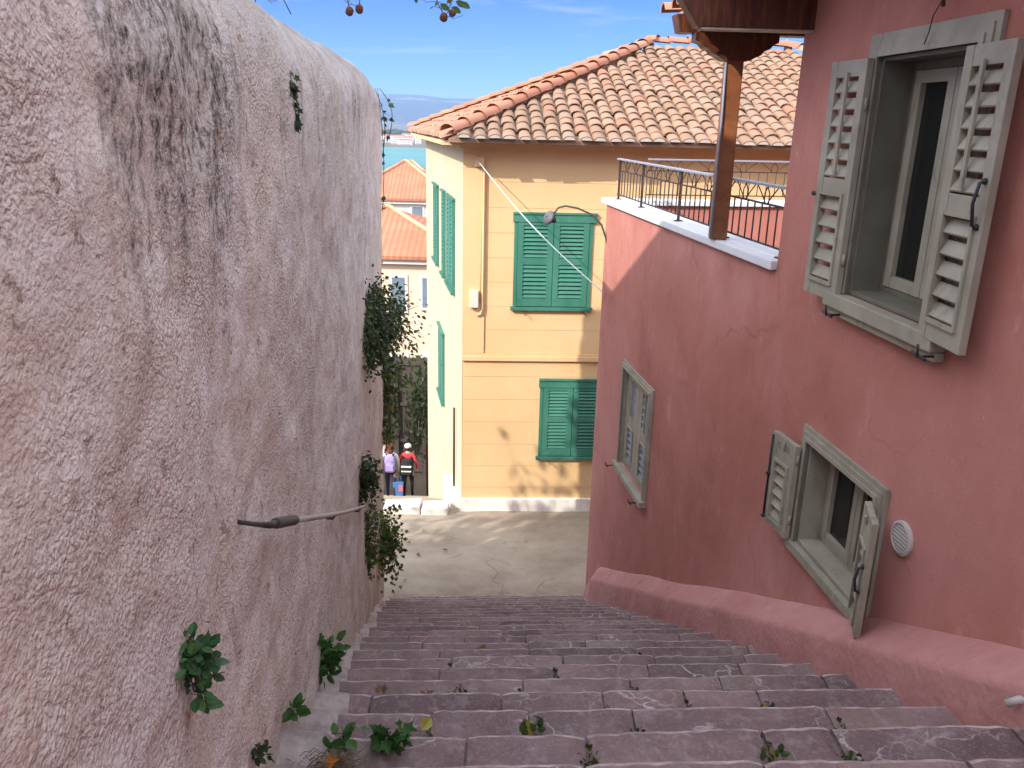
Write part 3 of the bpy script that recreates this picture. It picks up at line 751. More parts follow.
# ---- timber canopy over the terrace, with eave along the upper storey
cn = thing('timber_canopy', 'dark timber canopy with carved bracket and tiled edge over the terrace, top right', 'canopy', (1.42, 5.92, .86))
def beam(mb, p0, p1, w, h, cut=0):
    """horizontal beam; p = centre of the bottom edge; cut = slant of the first end"""
    p0 = Vector(p0); p1 = Vector(p1); d = (p1-p0).normalized(); s_ = Vector((-d.y, d.x, 0)).normalized()*w/2; k = Vector((0,0,h))
    t = p0 - d*cut
    mb.hexa([p0-s_, p1-s_, p1+s_, p0+s_, t-s_+k, p1-s_+k, p1+s_+k, t+s_+k])
b_ = MB(); beam(b_, (.93,4.79,2.115), (3.4,5.03,2.13), .10, .15, .11); b_.build('beam', M['wood'], cn, bevel=.006)
b_ = MB(); beam(b_, (1.03,5.90,2.20), (3.4,6.14,2.20), .13, .11, .03); b_.build('beam', M['wood'], cn, bevel=.006)
so = MB(); so.hexa([(.955,4.742,2.104),(2.9,4.94,2.118),(2.9,5.03,2.118),(.955,4.835,2.104),(.955,4.742,2.1135),(2.9,4.94,2.128),(2.9,5.03,2.128),(.955,4.835,2.1135)]); so.build('trim_board', M['soffit'], cn)
po = MB(); px, py = 1.425, 5.90; dx = .055
po.hexa([(px-dx,py-dx,.864),(px+dx,py-dx,.864),(px+dx,py+dx,.864),(px-dx,py+dx,.864),(px-dx-.005,py-dx,2.09),(px+dx-.005,py-dx,2.09),(px+dx-.005,py+dx,2.09),(px-dx-.005,py+dx,2.09)])
po.build('post', M['postwood'], cn, bevel=.008)
br = MB(); outl = [(-.09,2.035),(-.06,2.032),(.06,2.032),(.09,2.038),(.13,2.06),(.16,2.072),(.175,2.095),(.215,2.11),(.235,2.135),(.27,2.15),(.27,2.198),(-.29,2.198),(-.29,2.15),(-.25,2.135),(-.225,2.11),(-.185,2.095),(-.165,2.072),(-.13,2.06)]
f0 = [br.vert((px+x, py-.07+.1*x, z)) for x, z in outl]; f1 = [br.vert((px+x, py+.07+.1*x, z)) for x, z in outl]
br.face(f0); br.face(f1[::-1])
for k in range(len(outl)): br.face([f0[k], f0[(k+1)%len(outl)], f1[(k+1)%len(outl)], f1[k]])
br.build('bracket', M['wood'], cn)
for xx in (1.25, 1.95, 2.65):
    r_ = MB(); beam(r_, (xx,4.88,2.235), (xx-.11,6.35,2.235 ), .07, .075); r_.build('rafter', M['wood'], cn)
dk = MB(); dk.hexa([(1.06,4.6,2.315),(4.2,4.6,2.62),(4.2,6.35,2.62),(1.05,6.15,2.315),(1.06,4.6,2.335),(4.2,4.6,2.64),(4.2,6.35,2.64),(1.05,6.15,2.335)])
dk.build('soffit_boards', M['soffit'], cn)
ct = MB(); tile_slope(ct, (1.07,6.1,2.345), (.01,-1,0), (1,.02,.094), lambda a,b: True, wid=1.5, length=3.0, mcap=None, seed=4); ct.build('roof_tiles', [M['newtile'], M['white']], cn)
# main roof slab over the upper storey (its eave runs just above the picture)
rf = MB(); rf.hexa([(2.15,-5,2.66),(9.6,-5,3.4),(9.6,5.2,3.4),(.95,4.70,2.54),(2.15,-5,2.72),(9.6,-5,3.46),(9.6,5.2,3.46),(.95,4.70,2.60)])
rf.build('roof', M['newtile'], ph)
cb_ = MB(); cb_.tube([(1.36,5.83,.87), (1.36,5.83,1.7), (1.355,5.84,2.03)], .008, 6); cb_.build('cable', M['railtop'], cn)

# ---- terrace railings
def railing(name, label, P, Q, z0, z1, n, posts):
    P = Vector(P + (0,)); Q = Vector(Q + (0,)); d = (Q-P); L = d.length; d.normalize(); s_ = Vector((-d.y, d.x, 0))
    F = lambda u, nn, z: tuple(P + d*u + s_*nn + Vector((0,0,z)))
    t = thing(name, label, 'railing', tuple(P + Vector((0,0,z0))))
    top = MB(); top.fbox(F, 0, L, -.024, .024, z1-.016, z1); top.build('top_rail', M['railtop'], t, bevel=.003)
    zm = z1 - .125; zl = z0 + .05
    rl = MB(); rl.fbox(F, .002, L-.002, -.005, .005, zm-.006, zm+.006); rl.fbox(F, .002, L-.002, -.005, .005, zl-.006, zl+.006); rl.build('cross_rails', M['rustiron'], t)
    proto = None
    for k in range(n):
        u = L*(k+.5)/n
        if proto is None:
            q = MB(); q.tube([F(u,0,zl), F(u,0,zm)], .0055, 5); proto = q.build('baluster', M['rustiron'], t); u_first = u
        else:
            c = proto.copy(); col.objects.link(c); c.parent = t; c.location = d*(u-u_first)
    for u in posts:
        q = MB(); q.fbox(F, u-.010, u+.010, -.010, .010, z0, z1-.016); q.fbox(F, u-.03, u+.03, -.03, .03, z0, z0+.008); q.build('railing_post', M['rustiron'], t)
    m = max(2, int(L/.33)); orn = MB()
    for k in range(m):
        a = L*k/m; b = L*(k+1)/m; c = (a+b)/2
        orn.tube([F(a+.01,0,zm), F((a+c)/2,0,zm+.06), F(c-.02,0,z1-.02)], .004, 4); orn.tube([F(b-.01,0,zm), F((b+c)/2,0,zm+.06), F(c+.02,0,z1-.02)], .004, 4)
        orn.tube([F(a+.0,0,z1-.02), F(a+.035,0,z1-.06), F(a+.035,0,zm)], .004, 4); orn.tube([F(b-.0,0,z1-.02), F(b-.035,0,z1-.06), F(b-.035,0,zm)], .004, 4)
    orn.build('scrollwork', M['rustiron'], t)
    return t
ra = FB(.06,-.07,0); rb_ = FB(UB-.05,-.09,0)
railing('terrace_railing', 'iron railing with flat grey top rail on the white coping beside the alley', (ra[0],ra[1]), (rb_[0],rb_[1]), .862, 1.285, 36, [.05, 1.0, 2.05, 3.2, 4.1])
railing('terrace_railing', 'rear iron railing across the far side of the terrace, behind the post', (fa[0]+.32,fa[1]-.08), (4.6,fa[1]+.38), .856, 1.285, 32, [.9, 2.0, 3.1])

# ------------------------------------------------------------------ yellow house
yh = thing('yellow_house', 'ochre two storey house with green shutters and old tiled hip roof, beyond the steps', 'house', (2.0, 12.3, -4.4))
FY = frame(-.77, 12.2, .9985, .055, -1)            # u to the right, n towards the viewer
FS = frame(-.77, 12.2, -.18, .984, 1)              # u away, n to the left
WY = 8.6
wl = MB()
wl.poly([FY(0,-.006,-4.6), FY(WY,-.006,-4.6), FY(WY,-.006,1.36), FY(0,-.006,1.36)], 0)
wl.poly([FS(0,0,-4.6), FS(7.1,0,-9.5), FS(7.1,0,1.36), FS(0,0,1.36)], 1)
bk = FS(7.1,0,0); rt = FY(WY,-.012,0); br2 = (bk[0]+8.4, bk[1]+.4)
wl.quad((bk[0],bk[1],-9.5),(br2[0],br2[1],-9.5),(br2[0],br2[1],1.36),(bk[0],bk[1],1.36), 1)
wl.quad((rt[0],rt[1],-9.5),(br2[0],br2[1],-9.5),(br2[0],br2[1],1.36),(rt[0],rt[1],1.36), 0)
# scored courses: real panels with narrow grooves between them
def courses(z0, z1, h, u0, u1, off):
    z = z0
    while z < z1 - .05:
        t = min(z + h, z1); wl.fbox(FY, u0, u1, -.03, .0, z + .003, t - .002, 0); z += h
courses(-1.74, 1.09, .364, .34, WY-.01, 0)
courses(-3.98, -1.86, .372, .02, WY-.01, 0)
wl.fbox(FY, .002, .325, -.03, .022, -1.74, 1.18, 0)           # corner pilaster
wl.build('wall', [M['yellow'], M['cream']], yh)
bd = MB(); bd.fbox(FY, -.01, WY, -.03, .045, -1.855, -1.79); bd.fbox(FY, -.005, WY, -.03, .028, -1.79, -1.745); bd.build('string_course', M['yellow'], yh)
cr = MB()
for (n, z0, z1) in ((.06, 1.27, 1.31), (.34, 1.31, 1.37)):
    cr.hexa([FY(-n*.9,-.05,z0),FY(WY+.2,-.05,z0),FY(WY+.2,n,z0),FY(-n*.9,n,z0),FY(-n*.9,-.05,z1),FY(WY+.2,-.05,z1),FY(WY+.2,n,z1),FY(-n*.9,n,z1)])
    cr.fbox(FS, -.0, 7.3, -.05, n*.95, z0+.0007, z1-.0007)
cr.build('cornice', M['yellow'], yh)
pb = MB(); pb.fbox(FY, -.03, WY, -.03, .05, -4.75, -4.17); pb.build('white_base', M['white'], yh, bevel=.01)
pb = MB()
pb.hexa([FS(.1,-.02,-4.8),FS(1.4,-.02,-5.3),FS(1.4,.16,-5.3),FS(.1,.16,-4.8),FS(.1,-.02,-4.25),FS(1.4,-.02,-4.36),FS(1.4,.16,-4.36),FS(.1,.16,-4.25)]); pb.build('corner_step', M['white'], yh, bevel=.015)
def green_window(F, u0, u1, z0, z1, lintel=True, label=None, one=False):
    w = MB(); t = .05
    w.fbox(F, u0-t, u0, -.012, .028, z0-.01, z1+.02); w.fbox(F, u1, u1+t, -.012, .028, z0-.01, z1+.02)
    w.fbox(F, u0-t-.02, u1+t+.05, -.012, .06, z1+.02, z1+.05)
    if lintel: w.fbox(F, u0-t-.02, u1+t+.05, -.012, .045, z1-.09, z1+.02)
    w.fbox(F, u0-t-.035, u1+t+.035, -.012, .07, z0-.06, z0-.012)
    win = w.build('window', M['green'], yh, bevel=.003)
    if label: win['label'] = label
    bkp = MB(); bkp.quad(F(u0,.004,z0-.01),F(u1,.004,z0-.01),F(u1,.004,z1+.02),F(u0,.004,z1+.02)); bkp.build('recess', M['gap'], win)
    m_ = (u0+u1)/2; zt = z1 - (.09 if lintel else 0)
    for (a, b) in (((u0+.004, u1-.004),) if one else ((u0+.004, m_-.004), (m_+.004, u1-.004))):
        s_ = MB(); sw = .085
        s_.fbox(F, a, a+sw, .008, .036, z0, zt); s_.fbox(F, b-sw, b, .008, .036, z0, zt)
        H = zt - z0
        for (c, d) in ((z0, z0+.12), (z0+H*.50, z0+H*.58), (zt-.05, zt)): s_.fbox(F, a+sw, b-sw, .0085, .0345, c, d)
        sh = s_.build('shutter', M['green'], win, bevel=.002)
        for (c, d) in ((z0+.12, z0+H*.50), (z0+H*.58, zt-.05)):
            n = 8; sl = MB()
            for k in range(n):
                zc = c + (d-c)*(k+.5)/n; hh = (d-c)/n/2
                sl.hexa([F(a+sw,.010,zc+hh*.6),F(b-sw,.010,zc+hh*.6),F(b-sw,.032,zc-hh*.75),F(a+sw,.032,zc-hh*.75),
                         F(a+sw,.012,zc+hh*.8),F(b-sw,.012,zc+hh*.8),F(b-sw,.036,zc-hh*.55),F(a+sw,.036,zc-hh*.55)])
            sl.build('louvres', M['green'], sh)
        for zz in (z0+.1, zt-.06):
            hg = MB(); hg.fbox(F, a+.01, a+.05, .036, .042, zz-.012, zz+.012); hg.build('hinge', M['green'], sh)
    for uu in (u0+.1, u1-.05) if lintel else ():
        ck = MB(); ck.tube([F(uu,.04,z0-.07), F(uu+.05,.10,z0-.13)], .007, 5); ck.build('shutter_catch', M['darkwire'], win)
    return win
green_window(FY, .80, 1.86, -1.0, .34, True, 'upper green window with the cable in front of it')
green_window(FY, 1.26, 2.20, -3.42, -2.19, True, 'lower green window, half hidden by the pink house')
green_window(FY, 3.6, 4.6, -1.0, .34, True)
green_window(FY, 3.6, 4.6, -3.42, -2.19, True)
green_window(FS, 1.10, 2.15, -1.0, .42, False, 'nearest green window on the narrow side wall')
green_window(FS, 2.62, 3.05, -1.0, .42, False, 'slim green shutter on the side wall', True)
green_window(FS, 3.95, 4.85, -1.0, .42, False, 'farthest green window on the side wall')
green_window(FS, 2.85, 3.8, -3.5, -2.2, False, 'lower green window on the narrow side wall')
dp = MB(); dp.tube([FY(.295,.045,1.12), FY(.295,.045,-1.05), FY(.27,.05,-1.13), FY(.21,.05,-1.14)], .016, 8); dp.tube([FY(.265,.042,1.0), FY(.268,.042,-.95)], .009, 6); dp.build('conduit', M['yellow'], yh)
mb_ = MB(); mb_.fbox(FY, .10, .235, .023, .11, -1.02, -.77); mb_.build('meter_box', M['plastic'], yh, bevel=.01)
jb = MB(); jb.fbox(FY, .16, .30, .023, .09, 1.02, 1.15); jb.build('junction_box', M['yellow'], yh, bevel=.008)
drn = MB(); drn.tube([FS(.78,.04,-2.9), FS(.78,.04,-4.3)], .02, 8); drn.build('drain_pipe', M['darkwire'], yh)
# hip roof: eaves, hip and ridge in plan
EZ = 1.40
E0 = Vector((-.93, 11.70, EZ)); EF = Vector((.9985,.055,0)); ESd = Vector((-.18,.984,0)).normalized()
AP = Vector((2.39, 16.46, 3.02)); RG = AP + EF*2.6
E1 = E0 + EF*9.7; E2 = E0 + ESd*8.6; E3 = E2 + Vector((10.0,.6,0))
rb = MB(); dn = Vector((0,0,-.05))
rb.poly([E0,E1,RG,AP]); rb.poly([E0,AP,E2]); rb.poly([E2,AP,RG,E3]); rb.poly([E1,E3,RG])
rb.quad(E0+dn, E1+dn, E1, E0); rb.quad(E0+dn, E2+dn, E2, E0); rb.poly([E0+dn, E1+dn, E3+dn, E2+dn])
roof = rb.build('roof', M['underroof'], yh)
def slope_tiles(O, A, apex, wid, ridge_len, seed, mats):
    A = Vector(A).normalized(); v = apex - O; a_ap = v.dot(A); up = v - A*a_ap; Ls = up.length; U = up.normalized()
    def inside(a, b):
        t = b/Ls
        return t < .985 and a > a_ap*t + .05 and a < wid - (wid - a_ap - ridge_len)*t - .05
    m = MB(); tile_slope(m, O, A, U, inside, .205, .265, wid, Ls, .089, 0, 1, seed); m.build('roof_tiles', mats, roof)
slope_tiles(E0 + Vector((0,0,.02)), EF, AP + Vector((0,0,.02)), 9.7, 2.6, 1, [M['tile'], M['plastic']])
slope_tiles(E2 + Vector((0,0,.02)), -ESd, AP + Vector((0,0,.02)), 8.6, .05, 2, [M['newtile'], M['plastic']])
hp = MB(); q = random.Random(5)
def hip(a, b, r=.115, mi=0):
    a = Vector(a); b = Vector(b); d = (b-a); L = d.length; d.normalize(); s_ = d.cross(Vector((0,0,1))).normalized(); n = s_.cross(d).normalized()
    if n.z < 0: n = -n
    k = 0; step = .36
    while k*step < L-.1:
        rows = []
        for t, rr_, lf in ((0, r*1.08, .055), (1, r*.9, .03)):
            c = a + d*(k*step - .03 + t*.43) + n*lf + s_*q.uniform(-.008,.008)
            rows.append([c + s_*(rr_*math.cos(math.pi*j/8)) + n*(rr_*.8*math.sin(math.pi*j/8)) for j in range(9)])
        hp.grid(rows, mi, True); k += 1
up = Vector((0,0,.05))
for a_, b_ in ((E0, AP), (AP, RG), (E1, RG), (E2, AP)):
    hp = MB(); hip(a_+up, b_+up); hp.build('hip_tiles', M['newtile'], roof)
for p, h in ((AP, .20), (E0+Vector((.12,.12,.06)), .17), (E0+ESd*1.6+Vector((0,0,.05)), .10), (RG, .2)):
    hp = MB(); hp.tube([p+Vector((0,0,.02)), p+Vector((-.02,0,h*.6)), p+Vector((-.05,0,h))], [.085,.06,.025], 8, 0); hp.build('end_tile', M['newtile'], roof)
# mortar ridge fillet where hip meets old tiles
# ------------------------------------------------------------------ cables and lamp between the houses
ca_ = MB(); P0 = Vector(FY(.18,.10,1.13)); P1 = Vector((1.0, 9.12, -.17))
ca_.tube([P0.lerp(P1, t/16) + Vector((0,0,-.10*math.sin(math.pi*t/16))) for t in range(17)], .007, 6)
tag(ca_.build('overhead_cable', M['wire'], org=P0), 'pale cable sloping from the yellow house corner across its upper green window', 'cable')
lt = thing('wall_lamp', 'dark curved arm lamp with grey shade, in front of the upper green shutters', 'street lamp', (1.0, 9.14, .38))
ar = MB(); ar.tube([(1.02,9.10,.30),(.985,9.10,.44),(.93,9.10,.58),(.82,9.10,.69),(.66,9.10,.755),(.53,9.10,.775),(.455,9.10,.755),(.415,9.10,.70),(.405,9.10,.655)], .0105, 7); ar.build('arm', M['darkwire'], lt)
sh = MB(); sh.tube([(.405,9.10,.665),(.405,9.10,.60)], [.026,.034], 10); sh.build('lamp_holder', M['darkwire'], lt)
sd = MB(); c = Vector((.345,9.09,.652)); ax = Vector((-.62,-.45,.35)).normalized(); a1 = ax.orthogonal().normalized(); a2 = ax.cross(a1)
rows = []
for rr_, off in ((.010,.020),(.045,.015),(.07,.003),(.082,-.016),(.078,-.016),(.06,.0),(.010,.010)):
    rows.append([c + ax*off + (a1*math.cos(2*math.pi*k/18) + a2*math.sin(2*math.pi*k/18))*rr_ for k in range(18)])
sd.grid(rows, 0, True, True); sd.build('lamp_shade', M['greysh'], lt)
# handrail on the old wall
hr = thing('handrail', 'weathered sloping handrail pole with dark wrapped end fixed along the rough wall', 'handrail', (-.55,1.5,.8))
h = MB(); A_ = Vector((-.592,2.05,.55)); B_ = Vector((-1.0,5.25,-.96)); h.tube([A_.lerp(B_, t/10) + Vector((0,0,-.012*math.sin(math.pi*t/10))) for t in range(11)], .0095, 9); h.build('rail', M['greywood'], hr)
h = MB(); d_ = (B_-A_).normalized(); h.tube([(-.64,1.70,.725),(-.575,1.71,.712),(-.560,1.75,.69),(-.566,1.81,.664)], [.005,.006,.008,.010], 8); h.build('end_hook', M['rustiron'], hr)
h = MB(); C_ = Vector((-.566,1.81,.664)); D_ = A_ + d_*.05
h.tube([C_.lerp(D_, t/14) for t in range(15)], [.0125 + (.002 if t % 2 else 0) for t in range(15)], 9); h.build('wrapped_sleeve', M['darkwire'], hr)
for t in (.38, .86):
    h = MB(); p = A_.lerp(B_, t); h.tube([p+Vector((-.10,0,-.03)), p+Vector((-.02,0,-.035)), p+Vector((0,0,-.010))], .006, 6); h.build('wall_bracket', M['rustiron'], hr)

# ------------------------------------------------------------------ plants
def leaf_shape(kind):
    if kind == 'fig': return [(0,0),(.20,-.02),(.46,.10),(.30,.22),(.56,.46),(.26,.46),(.20,.72),(.0,1.0),(-.20,.72),(-.26,.46),(-.56,.46),(-.30,.22),(-.46,.10),(-.20,-.02)]
    if kind == 'oval': return [(0,0),(.22,.2),(.30,.48),(.2,.78),(0,1),(-.2,.78),(-.30,.48),(-.22,.2)]
    if kind == 'ivy': return [(0,0),(.34,-.06),(.30,.24),(.5,.45),(.2,.56),(0,1),(-.2,.56),(-.5,.45),(-.30,.24),(-.34,-.06)]
    return [(0,0),(.07,.25),(.08,.55),(0,1),(-.08,.55),(-.07,.25)]
def add_leaf(mb, p, d, nrm, size, kind, cup=.18, m=0):
    d = Vector(d).normalized(); nrm = Vector(nrm); nrm = (nrm - d*nrm.dot(d)); nrm = nrm.normalized() if nrm.length > 1e-4 else d.orthogonal().normalized()
    s_ = d.cross(nrm); p = Vector(p); sh = leaf_shape(kind); ct = mb.vert(p + d*size*.42 - nrm*size*cup*.35)
    ids = [mb.vert(p + d*(v*size) + s_*(u*size) + nrm*(size*cup*(abs(u)*.9 - v*v*.6))) for u, v in sh]
    for k in range(len(ids)): mb.face([ct, ids[k], ids[(k+1) % len(ids)]], m, False)
def rv(q): return Vector((q.gauss(0,1), q.gauss(0,1), q.gauss(0,1)))
def bush(name, label, cat, c, rad, n, size, kind, mat, seed, stems=9, root=None, droop=.3, out=(1,0,0), group=None):
    q = random.Random(seed); c = Vector(c); root = Vector(root) if root else c
    t = thing(name, label, cat, tuple(root), group); st = MB(); fo = MB(); out = Vector(out)
    tips = []
    for k in range(stems):
        e = c + Vector((q.uniform(-1,1)*rad[0], q.uniform(-1,1)*rad[1], q.uniform(-1,1)*rad[2]))*.85
        mid = root.lerp(e, .5) + rv(q)*max(rad)*.14 + Vector((0,0,.1*rad[2]))
        st.tube([root, mid, e], [max(rad)*.016+.0012, max(rad)*.011+.001, .0012], 5); tips.append((root, mid, e))
    for k in range(n):
        r0, m0, e0 = q.choice(tips); t_ = q.random()**.6
        p = (r0.lerp(m0, t_*2) if t_ < .5 else m0.lerp(e0, t_*2-1)) + Vector((q.gauss(0,.24)*rad[0], q.gauss(0,.24)*rad[1], q.gauss(0,.24)*rad[2]))
        d = (p - root)*.6 + rv(q)*max(rad)*.5 + out*max(rad)*.3 + Vector((0,0,-droop*max(rad)))
        add_leaf(fo, p, d, rv(q)*.7 + Vector((.35,-.5,.9)), size*q.uniform(.6,1.25), kind)
    st.build('stems', M['bark'], t); fo.build('foliage', M[mat], t); return t
bush('fig_sapling', 'broad leaved green sapling growing out of the rough wall, lower left', 'plant', (-.515,1.20,.70), (.024,.036,.066), 150, .026, 'oval', 'leaffig', 1, 20, (-.55,1.21,.71), .0, (.8,-.5,.2))
bush('wall_plant', 'small dark green tuft near the top of the rough wall', 'plant', (-.695,2.60,1.655), (.026,.05,.075), 190, .026, 'ivy', 'leafdark', 2, 10, (-.72,2.60,1.69), .8)
bush('hanging_bush', 'big dark bush hanging out of the far end of the rough wall', 'bush', (-1.03,6.35,.0), (.16,.66,.29), 4600, .035, 'oval', 'leafbush', 3, 70, (-1.22,6.45,.07), .45)
bush('hanging_bush', 'loose sunlit sprigs spreading right of the dark hanging bush, in front of the pale house', 'bush', (-.98,7.6,-.22), (.20,.35,.30), 420, .042, 'oval', 'leafmix', 4, 22, (-1.32,7.5,-.1), .5)
bush('ivy_strand', 'ragged ivy strand trailing down below the hanging bush', 'ivy', (-1.40,8.9,-1.50), (.10,.16,.56), 640, .048, 'ivy', 'leafmix', 5, 16, (-1.45,8.9,-1.0), .9)
bush('wall_plant', 'dark dense bush at the lower end of the handrail', 'bush', (-1.0,5.35,-.83), (.075,.12,.19), 620, .036, 'ivy', 'leafdark', 6, 22, (-1.08,5.35,-.83), .5)
bush('wall_plant', 'leafy yellow-green creeper on the wall foot below the handrail bush', 'creeper', (-1.10,6.0,-1.62), (.085,.20,.36), 480, .038, 'ivy', 'leafmix', 7, 26, (-1.2,6.0,-1.7), .6)
bush('wall_plant', 'light green creeper sprigs on the end of the wall above the pavement', 'creeper', (-1.26,7.8,-2.70), (.12,.42,.42), 800, .048, 'ivy', 'leafmix', 8, 34, (-1.37,7.8,-2.7), .5)
bush('wall_plant', 'bushy green plant at the wall foot beside the sixth step down', 'plant', (-.72,2.88,-.475), (.055,.075,.09), 190, .040, 'oval', 'leaf', 9, 16, (-.78,2.9,-.55), .2)
bush('broadleaf_weed', 'large bright green rosette weed on the second step, nearest the bottom left', 'weed', (-.345,2.03,-.145), (.055,.04,.03), 34, .05, 'ivy', 'leaf', 10, 9, (-.35,2.06,-.185), -.1, (.1,-.6,.1))
bush('broadleaf_weed', 'smaller low green weed left of the large rosette on the same step', 'weed', (-.475,2.03,-.16), (.06,.035,.02), 14, .055, 'oval', 'leaf', 11, 5, (-.48,2.05,-.185), -.05, (0,-.5,.1))
bush('broadleaf_weed', 'tiny bright green sprout on the mortar against the wall foot', 'weed', (-.625,2.06,-.075), (.025,.03,.018), 10, .045, 'oval', 'leaf', 12, 4, (-.64,2.08,-.10), -.1, (.2,-.5,.1))
bush('wall_plant', 'small dark sprig in the wall foot at the bottom left corner of the steps', 'plant', (-.575,1.62,.16), (.012,.02,.045), 26, .024, 'oval', 'leafdark', 13, 5, (-.595,1.62,.15), .4)
# dead grass heap with one orange leaf, and a yellowing leaf beside it
lg = thing('dead_grass_heap', 'heap of dry brown grass at the left end of the lowest step in view', 'litter', (-.48,1.93,-.17))
hh = MB(); q = random.Random(21)
for k in range(150):
    p = Vector((-.50+q.gauss(0,.045), 1.93+q.gauss(0,.025), -.17+abs(q.gauss(0,.014)))); a = q.uniform(-.9,.9); L = q.uniform(.02,.05)
    d = Vector((math.cos(a), math.sin(a)*.6, q.uniform(-.1,.45)))*L
    hh.tube([p, p+d*.5+Vector((0,0,.012)), p+d], [.0013,.0011,.0005], 4, 0, False)
hh.build('straw', M['straw'], lg)
def lone_leaf(label, p, d, n, size, kind, mat, group=None, name='fallen_leaf'):
    mb = MB(); add_leaf(mb, p, d, n, size, kind, .3)
    return tag(mb.build(name, M[mat], org=p), label, 'leaf', group)
lone_leaf('bright orange leaf lying on the dead grass heap', (-.50,1.915,-.14), (.7,-.2,.5), (0,-.6,.8), .045, 'ivy', 'orangeleaf')
lone_leaf('large yellowing leaf on the lowest step, right of the dead grass', (-.39,1.87,-.165), (.9,.1,.25), (0,-.5,.8), .085, 'oval', 'yellowleaf')
lone_leaf('green leaf blade lying on the second step, right of the large rosette', (-.25,2.10,-.176), (.3,.6,.12), (.3,-.4,.8), .06, 'oval', 'yellowleaf')
# weeds in the joints
ords = ['lowest','second','third','fourth','fifth','sixth','seventh','eighth','ninth','tenth']
by = {}
for w in weeds: by.setdefault(tread_of(w[0], w[1]), []).append(w)
def mk_weed(seed, n, size):
    q = random.Random(seed); t = thing('joint_weed', 'x', 'weed', (0,0,0), 'weeds in the joints of the steps'); fo = MB()
    for k in range(n):
        p = Vector((q.gauss(0,.008), q.triangular(-.10,.06,-.03), q.uniform(0,.018)))
        add_leaf(fo, p, Vector((q.gauss(0,.55), q.gauss(0,.4)-.25, q.uniform(.3,1.3))), rv(q), size*q.uniform(.5,1.2), q.choice(['oval','blade']), .2)
    fo.build('foliage', M['leafmix'], t); return t
protos = [mk_weed(31, 130, .015), mk_weed(32, 90, .017), mk_weed(33, 160, .012)]
used = [False]*3; cnt = 0
for i in sorted(by):
    ws = sorted(by[i]); tot = len(ws)
    for k, w in enumerate(ws):
        pos = 'alone there' if tot == 1 else (('leftmost' if k == 0 else 'rightmost' if k == tot-1 else '%s from the left' % ords[k].replace('lowest','first')) + ' of %d' % tot)
        lab = 'weed in a joint of step %s from the bottom, %s' % (['one','two','three','four','five','six','seven','eight'][i-1], pos)
        j = cnt % 3; cnt += 1
        y = nose_y(i) - TR*.55 + SK*w[0]; loc = (w[0], y, nose_z(nose_y(i)) - .004)
        if not used[j]:
            used[j] = True; o = protos[j]; o.location = loc; o['label'] = lab; o.scale = (w[2]*2.0,)*3
        else: copy_tree(protos[j], loc, random.uniform(-.3,.3), w[2]*2.0, lab)
# fallen dry leaves
q = random.Random(77); lp = []
for (x, y) in ((-.42,2.97),(-.34,3.05),(-.52,2.76),(-.40,3.9),(-.16,4.4),(.72,5.55),(.1,5.2),(.55,6.3),(.2,6.9),(-.3,6.4),(-.7,6.9),(.75,7.4),(.35,8.1),(-.2,8.0),(-.75,8.4),(.1,8.8),(.55,8.7),(-1.0,5.4),(.9,6.7)):
    i = tread_of(x, y); lp.append((i, x, nose_y(i) - q.uniform(.06,.22) + SK*x, nose_z(nose_y(i)) + .006))
for (x, y) in ((-1.35,9.6),(-1.1,9.9),(-1.25,10.4),(-1.45,10.8),(-1.3,11.3),(-.9,10.6),(-.2,10.2),(.3,11.3),(.6,9.9)): lp.append((99, x, y, plat_z(y) + .02)) if x < -.8 and y != 9.9 else None
g_ = {}
for a in lp: g_.setdefault(a[0], []).append(a)
lm = []
for k, kd in enumerate(('ivy','oval')):
    mb = MB(); add_leaf(mb, (0,-.03,0), (.2,1,.12), (0,-.1,1), .062, kd, .45); lm.append(mb)
first = [None, None]; n_ = 0
for i in sorted(g_):
    L = sorted(g_[i], key=lambda a: (a[1] if i < 99 else a[2])); tot = len(L)
    for k, a in enumerate(L):
        if i == 99: lab = 'dry brown leaf on the concrete pavement, %s from the steps' % (ords[k].replace('lowest','nearest')) if k else 'dry brown leaf on the concrete pavement, nearest the steps'
        else:
            lab = 'dry curled leaf on step %s from the bottom' % (['one','two','three','four','five','six','seven','eight','nine','ten','eleven','twelve','thirteen','fourteen','fifteen','sixteen','seventeen','eighteen','nineteen','twenty','twenty-one','twenty-two'][i-1])
            if tot > 1: lab += ', ' + ('leftmost' if k == 0 else 'rightmost' if k == tot-1 else 'middle one') + ' there'
        j = n_ % 2; n_ += 1; sc = q.uniform(.8,1.3) if i < 99 else q.uniform(.9, 1.4)
        if first[j] is None:
            o = lm[j].build('fallen_leaf', M['dry'], org=(0,0,0)); first[j] = o
        else:
            o = first[j].copy(); col.objects.link(o)
        o.location = a[1:]; o.rotation_euler = (q.uniform(-.25,.25), q.uniform(-.25,.25), q.uniform(0,6.3)); o.scale = (sc,)*3
        tag(o, lab, 'leaf', 'dry leaves scattered on the steps and pavement')
# thin hanging vine at the wall end
vt = thing('hanging_vine', 'thin bare vine with a few dark leaves hanging at the top end of the wall', 'vine', (-1.5,9.2,1.95))
vs_ = MB(); vf = MB(); q = random.Random(41)
for (dx, L, sg) in ((.0,.75,.10),(.05,.55,.13),(.03,1.25,.05)):
    pts = []
    for k in range(12):
        t = k/11; pts.append(Vector((-1.52+dx+sg*math.sin(t*2.6), 9.22, 1.93 - L*t + .05*math.sin(t*3))))
    vs_.tube(pts, .0045, 5)
    for k in range(9):
        p = q.choice(pts[3:]); add_leaf(vf, p, rv(q)+Vector((.3,-.2,-.8)), rv(q), q.uniform(.035,.065), 'ivy')
vs_.build('stems', M['bark'], vt); vf.build('foliage', M['leafdark'], vt)
